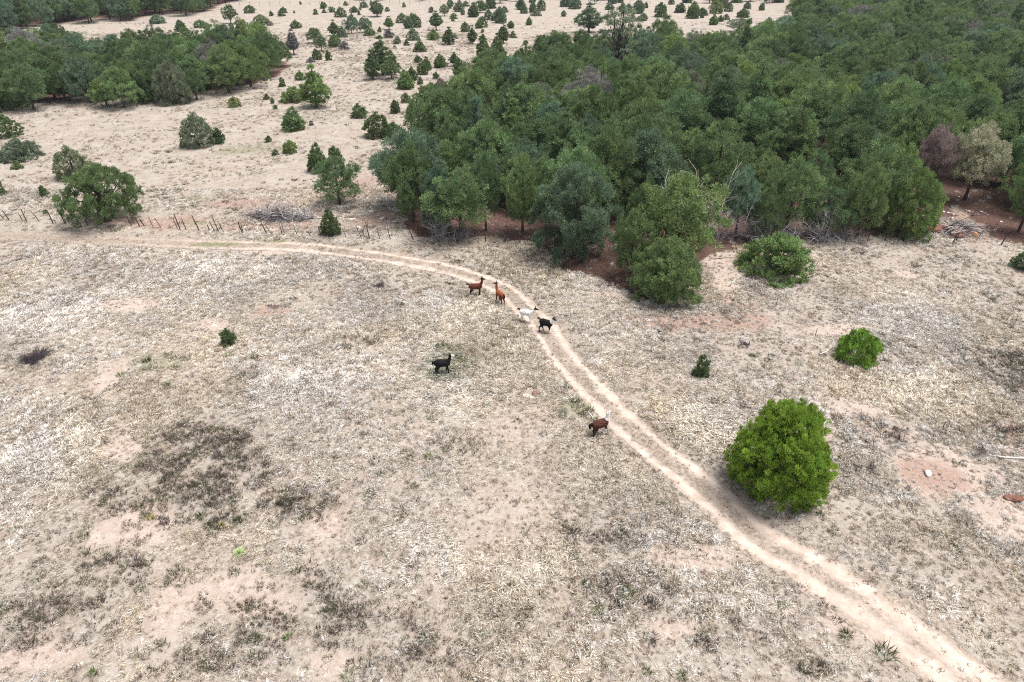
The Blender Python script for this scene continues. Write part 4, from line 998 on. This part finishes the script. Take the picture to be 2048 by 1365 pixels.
def post_mesh(i, h):
    T = Tubes(); k = np.linspace(0, 1, 5); ofs = np.cumsum(rp.normal(0, .018, (5, 2)), 0); r0 = rp.uniform(.035, .062) * (1.35 if i in (23, 30) else 1)
    T.add(np.stack([ofs[:, 0], ofs[:, 1], k*h-.12*(k == 0)], -1), r0*np.array([1.1, 1, .95, .85, .7]), 6)
    if i in (4, 37): T.add([(0, 0, h*.55), (.22, .05, h*.8), (.3, .1, h*1.05)], [.035, .025, .012], 5)
    T.add([(ofs[-1, 0], ofs[-1, 1], h-.002), (ofs[-1, 0], ofs[-1, 1], h+.01)], [r0*.69, .005], 6)
    return T.mesh('post', M['postpale'] if i in (30, 42, 41, 50) else M['post'])
for i, (bx, by, tx_, ty_) in enumerate(POSTS):
    x, y = G(bx, by); d = ppm(y); h = max(top_height(y, ty_), .5); lean = math.atan2((tx_-bx)/d, h)
    p = link('post', post_mesh(i, h/max(math.cos(lean), .6)), fence, (x-FX, y-FY, zat(x, y))); p.rotation_euler = (rp.normal(0, .05), lean, rp.uniform(-.2, .2))
    if h > .95:
        for k, f in enumerate((.35, .6, .85)): wire_pts[k].append((x-FX+math.tan(lean)*min(h, 1.3)*f, y-FY-.06, zat(x, y)+min(h, 1.35)*f))
for k in range(3):
    T = Tubes(); pts = []
    for a, b in zip(wire_pts[k][:-1], wire_pts[k][1:]):
        for f in (0, .33, .66): pts.append(tuple(a[c]*(1-f)+b[c]*f - (.05*math.sin(f*math.pi) if c == 2 else 0) for c in range(3)))
    pts.append(wire_pts[k][-1]); T.add(pts, .006, 4); link('wire', T.mesh('wire', M['wire']), fence)
far_fence = bpy.data.objects.new('wire_fence', None); COL.objects.link(far_fence)
ffx, ffy = G(900, 8); far_fence.location = (ffx, ffy, 0); tag(far_fence, 'thin distant fence crossing the far side of the open field', 'fence')
fpm = post_mesh(99, 1.5)
for k in range(46):
    f = k/45; u = 400+f*900; v = 12-6*f; x, y = G(u, v)
    p = link('post', fpm, far_fence, (x-ffx, y-ffy, zat(x, y))); p.rotation_euler = (0, rp.normal(0, .03), rp.uniform(0, 6)); p.scale = (1.4, 1.4, rp.uniform(.85, 1.1))
T = Tubes(); a, b = G(400, 12), G(1300, 6); T.add([(a[0]-ffx, a[1]-ffy, 1.2), ((a[0]+b[0])/2-ffx, (a[1]+b[1])/2-ffy, 1.2), (b[0]-ffx, b[1]-ffy, 1.2)], .01, 4); link('wire', T.mesh('wire', M['wire']), far_fence)

# ------------------------------------------------------------------ bare wood: dead shrubs, snags, piles, sticks
def grow(T, r, p, d, L, rad, depth, kids=3, spread=.6, bend=.18, sides=4):
    n = 5; pts = [p]
    for k in range(n-1):
        d = unit(d + r.normal(0, bend, 3)); pts.append(pts[-1]+d*L/(n-1))
    T.add(pts, rad*np.linspace(1, .35, n), sides)
    if depth > 0:
        for k in range(kids):
            j = r.integers(1, n); d2 = unit(d + r.normal(0, spread, 3)); grow(T, r, pts[j], d2, L*r.uniform(.4, .7), rad*.55, depth-1, kids, spread, bend, 3)
def dead_shrub(px, py, H, W, mat, label, seed, stems=9, rad=.035, name='dead_shrub', depth=2, cat='dead shrub', low=.35):
    r = R_(seed); T = Tubes(); k = 0
    for s in range(stems):
        az = r.uniform(0, 6.283); el = r.uniform(low, 1.35); d = np.array([math.cos(az)*math.cos(el)*W/H, math.sin(az)*math.cos(el)*W/H, math.sin(el)])
        grow(T, r, np.array([r.normal(0, .12), r.normal(0, .12), -.05]), unit(d), np.linalg.norm(d)*H*r.uniform(.6, .95), rad, depth, 4)
    x, y = G(px, py); o = link(name, T.mesh(name, mat), loc=(x, y, zat(x, y))); tag(o, label, cat); TAKEN.append((x, y, W/2)); return o
dead_shrub(880, 480, 3.2, 2.8, M['grey'], 'grey bare twigs at the foot of the pale blue-green woodland tree', 11, 16, .045)
dead_shrub(1532, 484, 3.8, 2.6, M['grey'], 'grey dead shrub behind the broad open shrub at the woodland edge', 12, 18, .055)
dead_shrub(1632, 483, 3.2, 3.0, M['grey'], 'drooping grey dead shrub, right of the one behind the open shrub', 13, 16, .055)
dead_shrub(1404, 500, 6.2, 1.8, M['bone'], 'tall bare grey snag right of the round front tree', 14, 5, .06, 'dead_tree', 2, 'dead tree', .9)
dead_shrub(1356, 484, 6.4, 1.6, M['bone'], 'bare grey snag behind the round front tree', 15, 5, .055, 'dead_tree', 2, 'dead tree', .9)
dead_shrub(1380, 470, 4.2, 2.0, M['grey'], 'leaning bare grey branches left of the tall snag', 31, 6, .04, 'dead_tree', 2, 'dead tree', .7)
dead_shrub(1436, 490, 4.6, 2.2, M['grey'], 'bare grey branches between the tall snag and the pale pinyon', 32, 7, .04, 'dead_tree', 2, 'dead tree', .6)
dead_shrub(1500, 484, 2.6, 2.6, M['grey'], 'tangled grey twigs at the left rear of the broad open shrub', 33, 14, .03)
dead_shrub(1585, 480, 2.4, 2.4, M['grey'], 'low grey twigs between the two larger dead shrubs', 34, 12, .03)
dead_shrub(1690, 478, 2.4, 2.2, M['grey'], 'grey twigs right of the drooping dead shrub', 35, 12, .03)
dead_shrub(1010, 482, 2.2, 2.2, M['greydark'], 'dark dead twigs under the bare-trunked front pinyon', 36, 12, .03)
dead_shrub(920, 480, 2.2, 2.0, M['grey'], 'grey twigs right of the pale blue-green front tree', 37, 12, .03)
dead_shrub(68, 722, .55, 1.1, M['greydark'], 'flat blackish dead brush lying in the grass at far left', 16, 130, .024, 'dead_brush', 2, 'brush', .1)
dead_shrub(88, 709, .35, .5, M['greydark'], 'small blackish tangle beside the flat dead brush at far left', 17, 50, .02, 'dead_brush', 2, 'brush', .1)
dead_shrub(758, 573, .4, .55, M['greydark'], 'round blackish brush clump left of the dark chestnut llama', 18, 70, .02, 'dead_brush', 2, 'brush', .1)
dead_shrub(1798, 878, 1.1, .7, M['greydark'], 'upright grey leafless bush in the grass above the white rock', 19, 22, .014)
dead_shrub(1722, 838, .8, .6, M['greydark'], 'dark leafless twigs left of the upright grey bush', 20, 10, .012)
dead_shrub(1742, 938, .6, .5, M['greydark'], 'low dark leafless bush right of the bright green juniper', 21, 16, .012)
dead_shrub(1885, 862, .9, .4, M['greydark'], 'thin dark leafless stems right of the upright grey bush', 22, 5, .013)
dead_shrub(1958, 905, .8, .7, M['greydark'], 'dark leafless bush at the end of the pale log', 23, 14, .013)
dead_shrub(437, 920, .9, .5, M['greydark'], 'thin purple-brown leafless shrub in the dark weed patch', 24, 9, .012)
dead_shrub(1305, 1290, .5, .5, M['greydark'], 'low dark leafless clump near the bottom centre', 25, 14, .012)

def pile(px, py, w, dep, h, n, mats, label, seed, Lr=(1.0, 2.6)):
    e = bpy.data.objects.new('brush_pile', None); COL.objects.link(e); x, y = G(px, py); e.location = (x, y, zat(x, y)); tag(e, label, 'brush pile')
    r = R_(seed); var = []
    for k in range(10):
        T = Tubes(); grow(T, r, np.array([-.9, 0, 0]), np.array([1., 0, 0]), 1.8, .045, 2, 3, .55, .12, 4); var.append([T.mesh('branch', m) for m in mats])
    for k in range(n):
        u = r.normal(0, .42); v = r.normal(0, .38); u, v = np.clip(u, -1, 1), np.clip(v, -1, 1)
        z = h*max(0, 1-u*u-v*v*.7)*r.random()+.06
        b = link('branch', var[r.integers(10)][r.integers(len(mats))], e, (u*w/2, v*dep/2, z)); b.rotation_euler = (r.uniform(0, 6.28), r.normal(0, .22), r.normal(0, .5)+(3.14 if r.random() < .5 else 0)); s = r.uniform(*Lr)/1.8; b.scale = (s, s, s)
    return e
pile(563, 440, 7.6, 2.0, .7, 190, [M['grey'], M['grey'], M['bone'], M['greydark']], 'long low pile of grey dead branches behind the wire fence', 41)
rp2 = pile(1920, 466, 4.2, 2.6, 1.2, 46, [M['bone'], M['grey'], M['greydark']], 'heap of pale bare branches behind the fence at right', 42, (1.4, 3.0))

def lump(name, px, py, sx, sy, sz, mat, label, cat, seed, sink=.25, group=None, rough=.22):
    r = R_(seed); bm = bmesh.new(); bmesh.ops.create_icosphere(bm, subdivisions=3, radius=1)
    ph = r.uniform(0, 6, 9)
    for v in bm.verts:
        c = v.co; n = math.sin(c.x*2.3+ph[0])*math.sin(c.y*2.7+ph[1])+.6*math.sin(c.z*4+ph[2]+c.x*3)+.4*math.sin(c.y*7+ph[3])*math.sin(c.x*6+ph[4])
        q = 1+rough*n*.6; v.co = Vector((c.x*sx*q, c.y*sy*q, (c.z+1-2*sink)*sz*q*.5))
    me = bpy.data.meshes.new(name); bm.to_mesh(me); bm.free(); me.materials.append(mat); me.polygons.foreach_set('use_smooth', np.ones(len(me.polygons), bool))
    x, y = G(px, py); o = link(name, me, loc=(x, y, zat(x, y))); o.rotation_euler = (0, 0, r.uniform(0, 6)); tag(o, label, cat, group); return o
lump('soil_mound', 1868, 460, 1.7, .8, .9, M['redsoil'], 'red clay mound between the rounded corner tree and the branch heap', 'soil mound', 1, .3)
lump('soil_mound', 1918, 468, 1.5, .8, .8, M['redsoil'], 'red clay showing under the heap of pale branches', 'soil mound', 2, .3)
lump('stump', 1949, 472, .3, .25, .5, M['cut'], 'orange freshly cut stump at the foot of the branch heap', 'stump', 3, .2)
lump('soil_mound', 2030, 998, .5, .28, .3, M['redsoil'], 'dark red broken clay bank at the right frame edge', 'soil mound', 4, .35, rough=.5)
lump('rock', 1855, 950, .17, .30, .34, M['whitestone'], 'white rock on bare reddish soil right of the bright juniper', 'rock', 5, .2)
lump('rock', 1072, 788, .34, .24, .30, M['redstone'], 'red-brown rock in the grass left of the track', 'rock', 6, .25)
lump('rock', 1056, 794, .45, .2, .10, M['stone'], 'flat pale slab touching the red-brown rock', 'rock', 7, .3)
for k, (u, v, a) in enumerate([(742,425,.5),(764,438,.4),(704,440,.5),(752,411,.55),(790,418,.35),(735,398,.3),(812,462,.3),(716,455,.35),(775,456,.3),(1850,432,.9)]):
    o = lump('rock', u, v, a, a*.6, a*.35, M['stone'], '', 'rock', 20+k, .35, 'flat stones on bare ground'); later(o, 'flat pale stone', u, v)
for k, (u, v) in enumerate([(1888,423),(1897,425),(1938,422),(1963,423),(1917,394),(1906,436),(2003,443)]):
    o = lump('rock', u, v, .16, .12, .12, M['whitestone'], '', 'rock', 40+k, .3, 'white stones on the red ground'); later(o, 'small white stone', u, v)

def stick(name, P, rad, mat, label, cat, lift=.06):
    T = Tubes(); W = [G(*p) for p in P]; x0, y0 = W[0]; pts = [(a-x0, b-y0, lift+zat(a, b)-zat(x0, y0)) for a, b in W]
    fine = []
    for a, b in zip(pts[:-1], pts[1:]):
        for f in (0, .5): fine.append([a[c]*(1-f)+b[c]*f for c in range(3)])
    fine.append(pts[-1]); T.add(fine, rad*np.linspace(1, .6, len(fine)), 6); o = link(name, T.mesh(name, mat), loc=(x0, y0, zat(x0, y0))); tag(o, label, cat); return o
stick('log', [(2070,920),(2010,916),(1978,911)], .075, M['bone'], 'straight pale log lying at the right frame edge', 'log')
stick('stick', [(1640,709),(1652,704),(1660,697),(1662,689)], .045, M['bone'], 'curved bleached stick beside the compact green bush', 'stick')
stick('stick', [(1540,573),(1560,584),(1572,592)], .03, M['greydark'], 'dark stick in the grass below the broad open shrub', 'stick')
stick('stick', [(1425,610),(1445,620),(1462,627)], .03, M['greydark'], 'dark thin branch lying in the grass below the pale sandy spot', 'stick')
stick('stick', [(1428,518),(1480,514)], .03, M['greydark'], 'thin stick on the sandy trail left of the broad open shrub', 'stick')
stick('stick', [(1480,567),(1500,574),(1520,573)], .03, M['greydark'], 'branched stick right of the pale sandy spot', 'stick')
stick('stick', [(1464,566),(1472,560),(1474,563)], .05, M['bone'], 'short bleached stick on the rim of the pale sandy spot', 'stick')
stick('stick', [(1748,612),(1762,614)], .09, M['bone'], 'pale short log in the right field, left of two', 'log')
stick('stick', [(1782,609),(1794,613)], .09, M['bone'], 'white short log in the right field, right of two', 'log')
stick('stick', [(1176,826),(1184,836),(1188,845)], .04, M['bone'], 'bleached stick in the grass left of the brown white-necked llama', 'stick')
stick('log', [(1610,557),(1640,548),(1668,558)], .05, M['greydark'], 'dark forked branch at the right foot of the broad open shrub', 'branch')
def stake(px, py, ty_, label, mat):
    x, y = G(px, py); h = top_height(y, ty_); T = Tubes(); T.add([(0,0,-.1), (0,0,h*.5), (.01,0,h)], [.03,.028,.026], 5); T.add([(.01,0,h), (.01,0,h+.005)], [.026,.002], 5); o = link('metal_stake', T.mesh('metal_stake', mat), loc=(x, y, zat(x, y))); tag(o, label, 'stake')
stake(1630, 674, 655, 'thin dark upright stake left of the compact green bush', M['post'])
stake(1552, 612, 595, 'thin dark stake in the grass below the broad open shrub', M['post'])
stake(1885, 858, 842, 'short dark stake in the grass at right', M['post'])
dead_shrub(1490, 690, .5, .55, M['greydark'], 'small tangle of dead wood around a grey stump in the right field', 27, 14, .03, 'dead_brush', 1, 'brush', .1)
lump('stump', 1491, 688, .2, .16, .3, M['grey'], 'grey weathered stump in the tangle of dead wood', 'stump', 60, .2)
dead_shrub(1424, 758, .4, .45, M['greydark'], 'dead stick and twigs at the foot of the small dark conifer', 28, 7, .02, 'dead_brush', 1, 'brush', .1)

# ------------------------------------------------------------------ yucca and single green tufts
def yucca(px, py, label, s=1.0):
    r = R_(88); v, q, t, lv = [], [], [], []
    n = 90
    for k in range(n):
        az = k*2.39996; el = .05+1.35*(k/n)**1.2; L = r.uniform(.34, .46)*s; d = np.array([math.cos(az)*math.cos(el), math.sin(az)*math.cos(el), math.sin(el)]); sdv = np.array([-math.sin(az), math.cos(az), 0])*.017*s
        b = d*.04; m_ = d*L*.55; tip = d*L+np.array([0, 0, -.03]); i = len(v)
        v += [b-sdv, b+sdv, m_+sdv, m_-sdv, tip]; q.append([i, i+1, i+2, i+3]); t.append([i+3, i+2, i+4]); lv.append(r.random())
    me = mesh_np('yucca', np.array(v)+np.array([0, 0, .06]), q, t, mats=[M['blade']], face_attr={'lv': np.r_[lv, lv], 'lh': np.full(2*n, .5)})
    x, y = G(px, py); o = link('yucca', me, loc=(x, y, zat(x, y))); o.color = (.50,.60,.30, 1); tag(o, label, 'yucca')
yucca(480, 1110, 'pale green spiky yucca rosette in the weedy lower left', 1.0)
gt = [tuft_mesh('green_tuft%d' % k, 900+k, 80, [.19,.24,.16][k], .18, [.38,.44,.34][k], .022, .1, .35, M['blade'], .6) for k in range(3)]
for k, (u, v, s, c) in enumerate([(880,693,1.4,0),(916,716,1.2,0),(906,742,1.3,0),(868,757,1.4,0),(992,690,1.3,0),(1004,708,1.2,0),(944,702,1.1,0),(860,722,1,0),(1132,776,1.2,0),(1150,804,1.3,0),(1180,822,1.1,0),(1188,842,1.2,1),(1166,832,1.2,0),
      (1124,832,1,0),(1294,1346,1.1,1),(1361,1356,1,1),(1253,1192,1.2,1),(1174,1176,1.2,0),(1194,1228,1.1,1),(1770,1306,1.7,0),(1691,1273,1.5,0),(1609,1342,1.2,0),(698,1356,1.2,1),(188,1352,1.1,1),(576,1279,1,1),(740,994,1.2,0),(757,953,1.2,0),
      (674,918,1,0),(857,918,1,1),(303,1039,1,2),(444,1056,.9,2),(476,1046,1,0),(405,1036,1.4,0),(593,1146,1.1,0),(244,753,1.2,1),(295,724,1.7,0),(334,772,1.1,1),(457,714,1.2,1),(510,719,1.5,0),(485,756,1.2,0),(800,612,1.3,0),(440,1058,1,0),(1320,1010,1,0),(820,920,1.1,0),(560,1010,1,0),(1640,1030,1,0)]):
    x, y = G(u, v); o = link('green_tuft', gt[k % 3], loc=(x, y, zat(x, y))); o.rotation_euler = (0, 0, k*1.7); o.scale = (s, s, s); o.color = [(.075,.10,.035,1), (.10,.17,.03,1), (.30,.28,.04,1)][c]
    tag(o, '', 'grass tuft', 'green tufts in the dry grass'); later(o, ['dark green grass tuft', 'bright green grass tuft', 'small yellow-green tuft'][c], u, v)
for q in [('the yucca', 480, 1105), ('the bright green juniper', 1550, 900), ('the small dark conifer', 455, 678), ('the red-brown rock', 1070, 788), ('the black brush at left', 70, 717), ('the fence-line juniper', 662, 450), ('the branch heap', 1915, 455), ('the trunked pinyon', 680, 370), ('the clay bank', 2025, 998)]: landmark(*q)
settle_labels()

# ------------------------------------------------------------------ thin haze over the whole place
def haze():
    m, nt, out = new_mat('thin_air'); v = N(nt, 'ShaderNodeVolumePrincipled'); v.inputs['Color'].default_value = (.82,.9,1,1); v.inputs['Density'].default_value = .00010; v.inputs['Anisotropy'].default_value = .2
    nt.links.new(v.outputs[0], out.inputs['Volume'])
    bm = bmesh.new(); bmesh.ops.create_cube(bm, size=1); me = bpy.data.meshes.new('haze'); bm.to_mesh(me); bm.free(); me.materials.append(m)
    o = link('haze', me, loc=(0, 720, 15.5)); o.scale = (2700, 1700, 34); tag(o, 'thin pale haze hanging over the whole landscape', 'haze', None, 'stuff')
haze()
print('GRASS', NG, NW)
